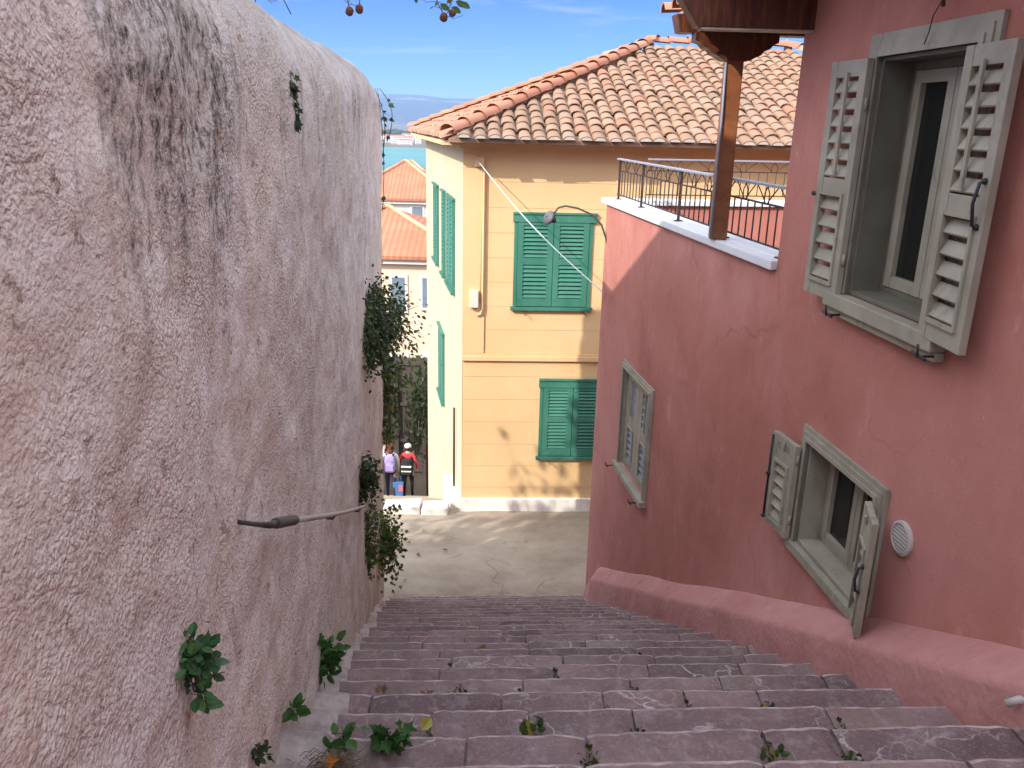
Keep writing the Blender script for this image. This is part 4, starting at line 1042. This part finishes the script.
# tree behind the old wall; its twigs dip into the top of the picture
tr = thing('overhanging_tree', 'tree behind the rough wall, thin twigs with brown pods hanging into the sky', 'tree', (-2.6,-.1,1.0))
tk = MB(); q = random.Random(51)
tk.tube([(-2.6,-.1,.9),(-2.55,-.05,2.0),(-2.4,.0,3.0),(-2.3,.1,3.9)], [.13,.11,.09,.06], 9); tk.build('trunk', M['bark'], tr)
lb = MB(); crn = MB(); pd = MB(); ends = []
for k in range(16):
    a = q.uniform(0, 6.28); e = Vector((-2.3+1.0*math.cos(a)*q.random()**.5, .1+1.0*math.sin(a)*q.random()**.5, q.uniform(3.6,5.6)))
    s0 = Vector((-2.4,.0,q.uniform(2.6,3.9))); m0 = s0.lerp(e,.5)+rv(q)*.15; lb.tube([s0,m0,e], [.035,.022,.006], 6); ends.append((s0,m0,e))
for k in range(1500):
    s0,m0,e = q.choice(ends); p = m0.lerp(e, q.uniform(.1,1.1)) + rv(q)*.20; add_leaf(crn, p, rv(q)+Vector((0,0,-.5)), rv(q), q.uniform(.07,.13), 'oval')
lb.tube([(-2.4,.0,3.0),(-2.0,1.6,3.3),(-1.3,3.3,3.05),(-.85,3.95,2.65),(-.45,4.15,2.42)], [.05,.035,.022,.012,.006], 7)
lb.tube([(-1.3,3.3,3.05),(-1.25,3.7,2.75),(-1.15,4.0,2.45)], [.014,.009,.004], 6)
for (x, z0, z1, seeds) in ((-1.15,2.45,2.06,()), (-1.02,2.55,2.045,()), (-.80,2.62,2.075,(1,)), (-.745,2.60,2.085,(1,)), (-.335,2.42,2.06,(1,)), (-.31,2.42,2.10,())):
    pts = [Vector((x + .04*math.sin(k*1.3+x*9), 4.0, z0 + (z1-z0)*k/7)) for k in range(8)]; lb.tube(pts, .0026, 5)
    for k in range(7):
        b0 = pts[q.randrange(4,8)]; e0 = b0 + Vector((q.uniform(-.11,.11), q.uniform(-.05,.05), q.uniform(-.03,.05))); lb.tube([b0, b0.lerp(e0,.5)+Vector((0,0,-.015)), e0], .0016, 4)
        if q.random() < .45: add_leaf(crn, e0, rv(q)+Vector((0,0,-1)), rv(q), q.uniform(.02,.04), 'oval')
    if seeds: pd = MB(); pd.ball(pts[-1]+Vector((0,0,-.012)), .019, .019, .021, 8, 0, .12); pd.build('seed_pod', M['pod'], tr)
pd = MB(); pd.ball((-.305,4.0,2.066), .017, n=8, jit=.1); pd.build('seed_pod', M['pod'], tr)
for p in ((-.29,4.0,2.115),(-.31,4.0,2.09),(-.27,4.0,2.11),(-.36,4.0,2.10)): add_leaf(crn, p, (.5,0,-.25), (0,-1,.3), .05, 'oval')
lb.build('branches', M['bark'], tr); crn.build('crown', M['leafmix'], tr)

# ------------------------------------------------------------------ gabled house added above the left wall, unseen, shaped to shade the alley
nh = thing('added_shade_house', 'added unseen gabled house above the rough wall, shaped to shade the alley', 'house', (-5.8,0,1.2))
n = MB(); X0, X1, YA, YB, YM = -6.2, -3.35, -8.0, 4.55, -1.4
n.poly([(X1,YA,1),(X1,YB,1),(X1,YB,3.75),(X1,YM,7.37),(X1,YA,3.75)]); n.poly([(X0,YA,1),(X0,YB,1),(X0,YB,3.75),(X0,YM,7.37),(X0,YA,3.75)])
n.quad((X0,YA,1),(X1,YA,1),(X1,YA,3.75),(X0,YA,3.75)); n.quad((X0,YB,1),(X1,YB,1),(X1,YB,3.75),(X0,YB,3.75)); n.build('wall', M['white'], nh)
n = MB(); n.quad((X0-.2,YM,7.42),(X1+.15,YM,7.42),(X1+.15,YB+.3,3.63),(X0-.2,YB+.3,3.63)); n.quad((X0-.2,YM,7.42),(X1+.15,YM,7.42),(X1+.15,YA-.3,3.63),(X0-.2,YA-.3,3.63)); n.build('roof', M['newtile'], nh)

for (x, y, z, rx, rz, n_, sd_, lb_) in ((-4.3,6.0,-.6,1.2,1.5,1500,71,'dense round shrub added unseen to shade the pavement, nearest the wall'),(-6.3,6.0,-.5,1.2,1.5,1500,72,'taller dense shrub added unseen to shade the pavement'),(-8.3,6.1,-.6,1.2,1.5,1300,73,'outermost dense shrub added unseen to shade the pavement'),(-5.6,6.1,1.7,.55,1.3,170,74,'thin airy unseen sapling between the added shrubs, casting leaf shadow on the facade')):
    bush('shade_shrub', lb_, 'shrub', (x,y,z), (rx,.6,rz), n_, .24, 'oval', 'leafdark', sd_, 26, (x,y,-2.1), .2, (0,0,.2))  # unseen shrubs added behind the wall to cast shade on the pavement
# ------------------------------------------------------------------ town below
def far_house(label, x0, x1, y0, y1, zb, ze, zr, wall, wins, ridge='x', winmat='farwin'):
    t = thing('town_house', label, 'house', ((x0+x1)/2, y0, zb)); w = MB(); w.box(x0,x1,y0,y1,zb,ze); w.build('wall', M[wall], t)
    r = MB(); o = .45; hx = (y1-y0)/2
    a,b,c,d = (x0-o,y0-o,ze+.02),(x1+o,y0-o,ze+.02),(x1+o,y1+o,ze+.02),(x0-o,y1+o,ze+.02); ym = (y0+y1)/2; k = min(hx, (x1-x0)/2-.1)
    p, q_ = (x0+k,ym,zr),(x1-k,ym,zr); r.poly([a,b,q_,p]); r.poly([b,c,q_]); r.poly([c,d,p,q_]); r.poly([d,a,p]); 
    r.quad((a[0],a[1],ze-.13),(b[0],b[1],ze-.13),b,a); r.quad((b[0],b[1],ze-.13),(c[0],c[1],ze-.13),c,b)
    ro = r.build('roof', M['farroof'], t)
    h_ = MB()
    for (s0, s1) in ((a,p),(b,q_),(p,q_)): h_.tube([Vector(s0)+Vector((0,0,.05)), Vector(s1)+Vector((0,0,.05))], .11, 6)
    h_.build('hip_tiles', M['farhip'], ro)
    ev = MB(); ev.box(x0-.3,x1+.3,y0-.3,y0-.002,ze-.33,ze-.14); ev.build('eave', M['whitehouse'], t)
    for (u0,u1,v0,v1) in wins:
        f = MB(); f.box(u0-.12,u1+.12,y0-.06,y0-.004,v0-.12,v1+.12); fo = f.build('window', M['whitehouse'], t)
        g2 = MB(); g2.box(u0,u1,y0-.075,y0-.062,v0,v1); g2.build('pane', M[winmat], fo)
    return t
def mat_farroof():
    t = NT('far_orange_roof'); x = t.n('ShaderNodeTexWave', wave_type='BANDS', bands_direction='X'); x.inputs['Scale'].default_value = 1.2
    t.l(t.co(), x.inputs['Vector']); b = t.ramp(t.noise(.8, 6, .7), [(.3, (.38,.15,.085)), (.7, (.50,.225,.14))])
    b = t.mix(t.math('MULTIPLY', x.outputs['Fac'], .5), b, (.30,.10,.05)); return t.fin(b, .9, None, spec=.1)
M['farroof'] = mat_farroof(); M['farhip'] = simple('pale_hip_tile', (.60,.32,.19), .9, .1, 3, 0)
far_house('rose stucco house with orange hip roof, in the gap left of the yellow house', -9.6, -2.35, 35, 43, -15, -3.78, -2.2, 'stucco',
          [(-5.22,-4.68,-6.2,-4.72),(-3.93,-3.3,-6.0,-4.72),(-5.22,-4.68,-9.6,-8.2),(-3.93,-3.3,-9.6,-8.2)], winmat='farwin')
far_house('white house with orange hip roof and one small window, behind the rose stucco house', -10.9, -4.4, 55, 62, -22, -3.15, -1.0, 'whitehouse',
          [(-6.8,-6.12,-4.45,-3.68),(-8.9,-8.3,-4.45,-3.68)])
far_house('low white house roofs farther down towards the sea', -13.5, -6.8, 78, 86, -26, -4.4, -2.0, 'whitehouse', [(-11.5,-10.6,-7,-5.6),(-9.5,-8.6,-7,-5.6)])
# gate painted dark to stand for a shaded house front, evergreen beside it
gt = thing('shade_gate', 'dark boarded gate standing in for a shaded house front beyond the people', 'gate', (-4.0,24,-9.6))
g1 = MB(); g1.box(-6.6,-1.6,24.2,24.32,-11.5,-5.25); g1.build('board_panel', M['gate'], gt)
for z in (-8.9,-7.9,-6.7,-5.4):
    g1 = MB(); g1.box(-6.6,-1.6,24.14,24.198,z-.05,z+.05); g1.build('gate_rail', M['gate'], gt)
for x in (-5.4,-4.3,-3.55,-2.7):
    g1 = MB(); g1.box(x-.06,x+.06,24.08,24.138,-11.5,-5.3); g1.build('gate_post', M['gate'], gt)
bush('evergreen_shrub', 'dark evergreen shrub rising in front of the brown gate', 'shrub', (-2.75,23.4,-5.6), (.42,.35,.75), 520, .14, 'oval', 'leafdark', 61, 30, (-2.9,23.6,-8.3), .1, (0,-.3,.2))
bush('evergreen_shrub', 'dark shrub left of the other, above the head of the lilac clad person', 'shrub', (-3.75,23.4,-6.1), (.3,.35,.4), 260, .13, 'oval', 'leafdark', 62, 24, (-3.75,23.6,-8.3), .1, (0,-.3,.2))
# buildings on the far shore
q = random.Random(91)
spec = sorted([(q.uniform(-420,-170), q.uniform(1690,2300)) for k in range(16)])
for k, (x, y) in enumerate(spec):
    w = q.uniform(12,30); h_ = q.uniform(8,17); d = q.uniform(10,20); zb = -44
    t = thing('shore_building', '%s white building from the left on the far shore of the bay' % ['first','second','third','fourth','fifth','sixth','seventh','eighth','ninth','tenth','eleventh','twelfth','thirteenth','fourteenth','fifteenth','sixteenth'][k], 'building', (x,y,zb), 'pale buildings on the far shore')
    b = MB(); b.box(x-w/2,x+w/2,y,y+d,zb,zb+h_); b.build('wall', M['whitehouse'], t)
    b = MB(); b.hexa([(x-w/2-.5,y-.5,zb+h_),(x+w/2+.5,y-.5,zb+h_),(x+w/2+.5,y+d+.5,zb+h_),(x-w/2-.5,y+d+.5,zb+h_),(x-w/2+2,y+d*.4,zb+h_+3),(x+w/2-2,y+d*.4,zb+h_+3),(x+w/2-2,y+d*.6,zb+h_+3),(x-w/2+2,y+d*.6,zb+h_+3)]); b.build('roof', M['farroof'], t)
    for v in range(int(h_/4)):
        b = MB()
        b.box(x-w/2+1.5, x+w/2-1.5, y-.15, y-.05, zb+1.7+v*4, zb+3.0+v*4)
        b.build('window_band', M['farwin'], t)
wd = MB(); q = random.Random(92)
for k in range(520):
    x = q.uniform(-1500,1500); y = q.uniform(2350,3600); r = q.uniform(7,15); wd.ball((x,y,-42+r*.5), r*q.uniform(1,2), r, r*q.uniform(.6,1.0), 6, 0, .2)
tag(wd.build('far_wood', M['leafdark']), 'dark line of trees behind the far shore buildings', 'wood', None, 'stuff')

# ------------------------------------------------------------------ people
def person(label, loc, H, rz, mats, arms, stride=.12, lean=0):
    """skin-modifier figure, back to the viewer when rz = 0 (faces +Y). mats: hairmat, top, trousers"""
    k = H/1.72; V = []; E = []; Rr = []
    def add(p, r, par=None):
        V.append((p[0]*k, p[1]*k, p[2]*k)); Rr.append(r*k)
        if par is not None: E.append((par, len(V)-1))
        return len(V)-1
    pel = add((0,0,.96), .135); ab = add((0,.01+lean*.3,1.10), .122, pel); ch = add((0,.02+lean*.7,1.28), .140, ab); ub = add((0,.01+lean,1.41), .115, ch)
    nk = add((0,.02+lean,1.49), .052, ub); n2 = add((0,.025+lean,1.54), .052, nk); hd = add((0,.035+lean,1.62), .088, n2); ht = add((0,.03+lean,1.665), .078, hd)
    hands = []
    for s_, (el, wr) in zip((-1,1), arms):
        sh_ = add((s_*.165, lean, 1.405), .062, ub); e_ = add(el, .043, sh_); w_ = add(wr, .029, e_); d = (Vector(wr)-Vector(el)).normalized()
        pm = add(tuple(Vector(wr)+d*.05), .030, w_); sd = d.cross(Vector((0,1,0.2))).normalized(); hands.append((pm, Vector(wr)+d*.05, d, sd))
    for (pm, p, d, sd) in hands:
        for f, (o_, L_) in enumerate(((-.028,.07),(-.010,.082),(.010,.078),(.027,.062))):
            a = add(tuple(p + sd*o_ + d*.035), .0095, pm); b = add(tuple(p + sd*o_ + d*.035 + d*L_*.5 + Vector((0,.006,0))), .0085, a); add(tuple(p + sd*o_ + d*.03 + d*L_*.85 + Vector((0,.022,0))), .007, b)
        a = add(tuple(p - sd*.038 + d*.0), .011, pm); add(tuple(p - sd*.055 + d*.035 + Vector((0,.012,0))), .009, a)
    for s_, st in ((-1, stride), (1, -stride)):
        hp_ = add((s_*.095, 0, .90), .098, pel); kn = add((s_*.10, st*.7+.03, .50), .062, hp_); an = add((s_*.10, st, .085), .042, kn); hl = add((s_*.10, st+.03, .045), .044, an); add((s_*.115, st+.17, .032), .034, hl)
    me = bpy.data.meshes.new('person'); me.from_pydata(V, E, []); o = bpy.data.objects.new('person', me); col.objects.link(o)
    sm = o.modifiers.new('s', 'SKIN'); sk = me.skin_vertices[0].data
    for i in range(len(V)): sk[i].radius = (Rr[i], Rr[i]*(.72 if i in (pel,ab,ch,ub) else 1)); sk[i].use_root = (i == 0)
    ss = o.modifiers.new('d', 'SUBSURF'); ss.levels = 2; ss.render_levels = 2
    dg = bpy.context.evaluated_depsgraph_get(); nm = bpy.data.meshes.new_from_object(o.evaluated_get(dg)); bpy.data.objects.remove(o); nm.name = 'person'
    for m in (M['skin'], M[mats[1]], M[mats[2]], M['shoe'], M[mats[0]]): nm.materials.append(m)
    wrists = [Vector(a[1])*k for a in arms]
    for p in nm.polygons:
        c = p.center; z = c.z/k
        near = min((c - w).length for w in wrists)
        beyond = any((c - w).dot((w - Vector(a[0])*k).normalized()) > 0 and (c-w).length < .22*k for w, a in zip(wrists, arms))
        p.material_index = 0 if beyond else 3 if z < .085 else 2 if (z < .97 and abs(c.x) < .2*k and near > .1*k) else 1 if z < 1.475 else 0
        p.use_smooth = True
    o = bpy.data.objects.new('person', nm); col.objects.link(o); o.location = loc; o.rotation_euler = (0,0,rz); ORG[o.name] = Vector((0,0,0))
    tag(o, label, 'person')
    hc = Vector((0,.035+lean,1.63))*k
    fc = MB()                                       # facial features, on the far side
    for s_ in (-1,1):
        fc.ball(hc+Vector((s_*.032,.078,.012))*k, .011*k, n=6); fc.ball(hc+Vector((s_*.086,-.005,-.005))*k, .012*k, .02*k, .03*k, 6)
    fc.ball(hc+Vector((0,.095,-.018))*k, .013*k, .016*k, .024*k, 6); fc.ball(hc+Vector((0,.082,-.052))*k, .024*k, .008*k, .007*k, 6)
    fc.build('face', M['skin'], o)
    return o, k, hc
P1 = (-3.30, 21.0, -8.40)
p1, k1, hc = person('person with auburn hair, cream cardigan and dark jeans, walking away beyond the steps', (-3.28,21,-8.46), 1.66, .1,
     ('hair','cloth_white','cloth_navy'), (((-.25,.10,1.22),(-.20,.26,1.45)), ((.24,-.02,1.14),(.23,.05,.90))), .13)
hm = MB(); hm.ball(hc+Vector((0,-.012,.018))*k1, .104*k1, .108*k1, .115*k1, 10, 0, .05); hm.ball(hc+Vector((0,-.06,-.10))*k1, .085*k1, .06*k1, .11*k1, 8, 0, .08); hm.build('hair', M['hair'], p1)
def pack(label, loc, w, d, h_, mat, strip, cat='backpack'):
    t = thing('backpack', label, cat, loc); x, y, z = loc
    b = MB(); rows = []
    for zz, s_ in ((0,.86),(.05,.97),(.4,1.0),(.75,.95),(.93,.78),(1,.5)):
        rows.append([(x + w/2*s_*math.copysign(abs(math.cos(a))**.6, math.cos(a)), y - d/2 + d/2*s_*math.copysign(abs(math.sin(a))**.6, math.sin(a)), z + h_*zz) for a in [2*math.pi*i/20 for i in range(20)]])
    ix = b.grid(rows, 0, True, True); b.face(ix[0][::-1]); b.face(ix[-1]); b.build('bag_body', M[mat], t)
    f = MB(); f.box(x-w*.36,x+w*.36,y-d-.035,y-d+.03,z+h_*.10,z+h_*.45); f.build('front_pocket', M[mat], t, bevel=.015)
    if strip:
        for zz in (.30,.58):
            s_ = MB(); s_.box(x-w*.40,x+w*.40,y-d-.045,y-d+.02,z+h_*zz,z+h_*(zz+.07)); s_.build('pale_stripe', M[strip], t)
    s_ = MB()
    for sx in (-1,1): s_.tube([(x+sx*w*.3,y+.0,z+h_*.95),(x+sx*w*.36,y+.12,z+h_*1.02),(x+sx*w*.38,y+.26,z+h_*.75),(x+sx*w*.36,y+.2,z+h_*.3),(x+sx*w*.34,y+.0,z+h_*.1)], .018, 6)
    s_.build('strap', M[mat], t); return t
pack('lilac backpack on the back of the person with auburn hair', (-3.27,20.91,-7.52), .30, .16, .50, 'cloth_lilac', None)
p2, k2, hc = person('person in a red jacket and pale cap, walking away beside the yellow house wall', (-2.83,21.2,-8.46), 1.58, -.1,
     ('darkhair','cloth_red','cloth_black'), (((-.27,-.02,1.16),(-.24,.12,.98)), ((.27,-.02,1.15),(.26,.08,.94))), -.10, .02)
cpm = MB(); cpm.ball(hc+Vector((0,-.005,.045))*k2, .106*k2, .112*k2, .085*k2, 10); cpm.ball(hc+Vector((0,.12,.03))*k2, .07*k2, .07*k2, .012*k2, 8); cpm.build('cap', M['cloth_white'], p2)
hm = MB(); hm.ball(hc+Vector((0,-.03,-.02))*k2, .094*k2, .085*k2, .085*k2, 8, 0, .06); hm.build('hair', M['darkhair'], p2)
pack('black backpack with pale stripes on the person in the red jacket', (-2.83,21.09,-7.66), .34, .22, .46, 'cloth_black', 'cloth_white')
p3, k3, hc = person('person in grey clothes, half hidden by the plants on the wall end', (-3.72,20.6,-8.3), 1.45, .15,
     ('darkhair','grey_cloth','cloth_black'), (((-.25,.0,1.15),(-.22,.1,.93)), ((.25,.0,1.15),(.22,.1,.93))), .1)
hm = MB(); hm.ball(hc+Vector((0,-.015,.02))*k3, .102*k3, .106*k3, .11*k3, 10, 0, .05); hm.build('hair', M['darkhair'], p3)
bg = thing('carrier_bag', 'blue carrier bag with a pink patch held between the two walkers', 'bag', (-3.05,20.98,-8.2))
b = MB(); b.hexa([(-3.20,20.88,-8.28),(-2.94,20.88,-8.28),(-2.94,21.0,-8.28),(-3.20,21.0,-8.28),(-3.22,20.90,-7.86),(-2.92,20.90,-7.86),(-2.92,20.97,-7.86),(-3.22,20.97,-7.86)]); b.build('bag_body', M['cloth_blue'], bg, bevel=.02)
b = MB(); b.box(-3.05,-2.935,20.86,20.876,-8.12,-7.93); b.build('pink_patch', M['cloth_pink'], bg)
b = MB(); b.tube([(-3.12,20.93,-7.87),(-3.08,20.95,-7.72),(-3.03,20.98,-7.68),(-3.0,20.95,-7.74),(-2.98,20.93,-7.87)], .01, 6); b.build('handle', M['cloth_blue'], bg)

# ------------------------------------------------------------------ haze
hz = MB(); hz.box(-14500,14500,-80,16000,-48.6,470)
t = NT('sea_haze'); t.t.nodes.remove(t.b); pvn = t.n('ShaderNodeVolumePrincipled'); pvn.inputs['Color'].default_value = (.44,.66,1,1); pvn.inputs['Density'].default_value = HZ = 8e-5; pvn.inputs['Anisotropy'].default_value = .2
t.l(pvn.outputs[0], t.out.inputs['Volume'])
tag(hz.build('haze', t.mat), 'pale blue haze over the bay', 'haze', None, 'stuff')

# ------------------------------------------------------------------ light, sky, camera
EL, AZ = 33.0, (-.72, -.69)
sun = bpy.data.lights.new('sun', 'SUN'); sun.energy = 2.0; sun.angle = R(.53); sun.color = (1,.93,.82)
so_ = bpy.data.objects.new('sun', sun); col.objects.link(so_)
L = math.hypot(*AZ); sd = Vector((AZ[0]/L*math.cos(R(EL)), AZ[1]/L*math.cos(R(EL)), math.sin(R(EL))))
so_.rotation_euler = sd.to_track_quat('Z', 'Y').to_euler(); so_.location = (-20,-20,30)
w = bpy.data.worlds.new('World'); scene.world = w; w.use_nodes = True; nt = w.node_tree; nt.nodes.clear()
out = nt.nodes.new('ShaderNodeOutputWorld'); bgd = nt.nodes.new('ShaderNodeBackground'); sky = nt.nodes.new('ShaderNodeTexSky'); sky.sky_type = 'NISHITA'
sky.sun_disc = False; sky.sun_elevation = R(EL); sky.sun_rotation = math.atan2(AZ[0], AZ[1]); sky.air_density = 1.0; sky.dust_density = .1; sky.ozone_density = 3.0; sky.altitude = 1500
tc = nt.nodes.new('ShaderNodeTexCoord'); mp = nt.nodes.new('ShaderNodeMapping'); mp.inputs['Scale'].default_value = (3.0,3.0,26.0); nt.links.new(tc.outputs['Generated'], mp.inputs[0])
nz = nt.nodes.new('ShaderNodeTexNoise'); nz.inputs['Scale'].default_value = 2.3; nz.inputs['Detail'].default_value = 7; nz.inputs['Roughness'].default_value = .55; nt.links.new(mp.outputs[0], nz.inputs['Vector'])
cr_ = nt.nodes.new('ShaderNodeValToRGB'); cr_.color_ramp.elements[0].position = .58; cr_.color_ramp.elements[0].color = (0,0,0,1); cr_.color_ramp.elements[1].position = .80; cr_.color_ramp.elements[1].color = (.75,.75,.75,1)
nt.links.new(nz.outputs['Fac'], cr_.inputs[0])
mx = nt.nodes.new('ShaderNodeMix'); mx.data_type = 'RGBA'; nt.links.new(cr_.outputs[0], mx.inputs[0]); mx.inputs[7].default_value = (1.5,1.7,2.0,1)
sx = nt.nodes.new('ShaderNodeSeparateXYZ'); nt.links.new(tc.outputs['Generated'], sx.inputs[0])
gr = nt.nodes.new('ShaderNodeValToRGB'); nt.links.new(sx.outputs[2], gr.inputs[0]); e = gr.color_ramp.elements
e[0].position = 0.0; e[0].color = (.15,.235,.41,1); e[1].position = .75; e[1].color = (8.2,4.9,2.85,1); k = e.new(.17); k.color = (.08,.16,.43,1); k = e.new(.42); k.color = (5.5,3.35,2.0,1)
ml = nt.nodes.new('ShaderNodeMix'); ml.data_type = 'RGBA'; ml.blend_type = 'MULTIPLY'; ml.inputs[0].default_value = 1; nt.links.new(sky.outputs[0], ml.inputs[6]); nt.links.new(gr.outputs[0], ml.inputs[7])
nt.links.new(ml.outputs[2], mx.inputs[6])
nt.links.new(mx.outputs[2], bgd.inputs[0]); bgd.inputs[1].default_value = .15; nt.links.new(bgd.outputs[0], out.inputs[0])

cam = bpy.data.cameras.new('camera'); co_ = bpy.data.objects.new('camera', cam); col.objects.link(co_); scene.camera = co_
cam.sensor_width = 36; cam.lens = 828/1024*36; cam.clip_start = .05; cam.clip_end = 40000
P_, RO = R(17.4), R(1.4)
right = Vector((1,0,0)); fwd = Vector((0,math.cos(P_),-math.sin(P_))); down = Vector((0,-math.sin(P_),-math.cos(P_)))
# image x axis and y-down axis after the roll
ix = right*math.cos(RO) - down*math.sin(RO); iy = right*math.sin(RO) + down*math.cos(RO)
m3 = Matrix((ix, -iy, -fwd)).transposed(); co_.matrix_world = Matrix.Translation((0,0,1.6)) @ m3.to_4x4()
scene.view_settings.view_transform = 'Standard'; scene.view_settings.look = 'None'; scene.view_settings.gamma = 1; scene.view_settings.exposure = 1.45
scene.view_settings.use_curve_mapping = False
scene.cycles.max_bounces = 6; scene.cycles.volume_bounces = 0
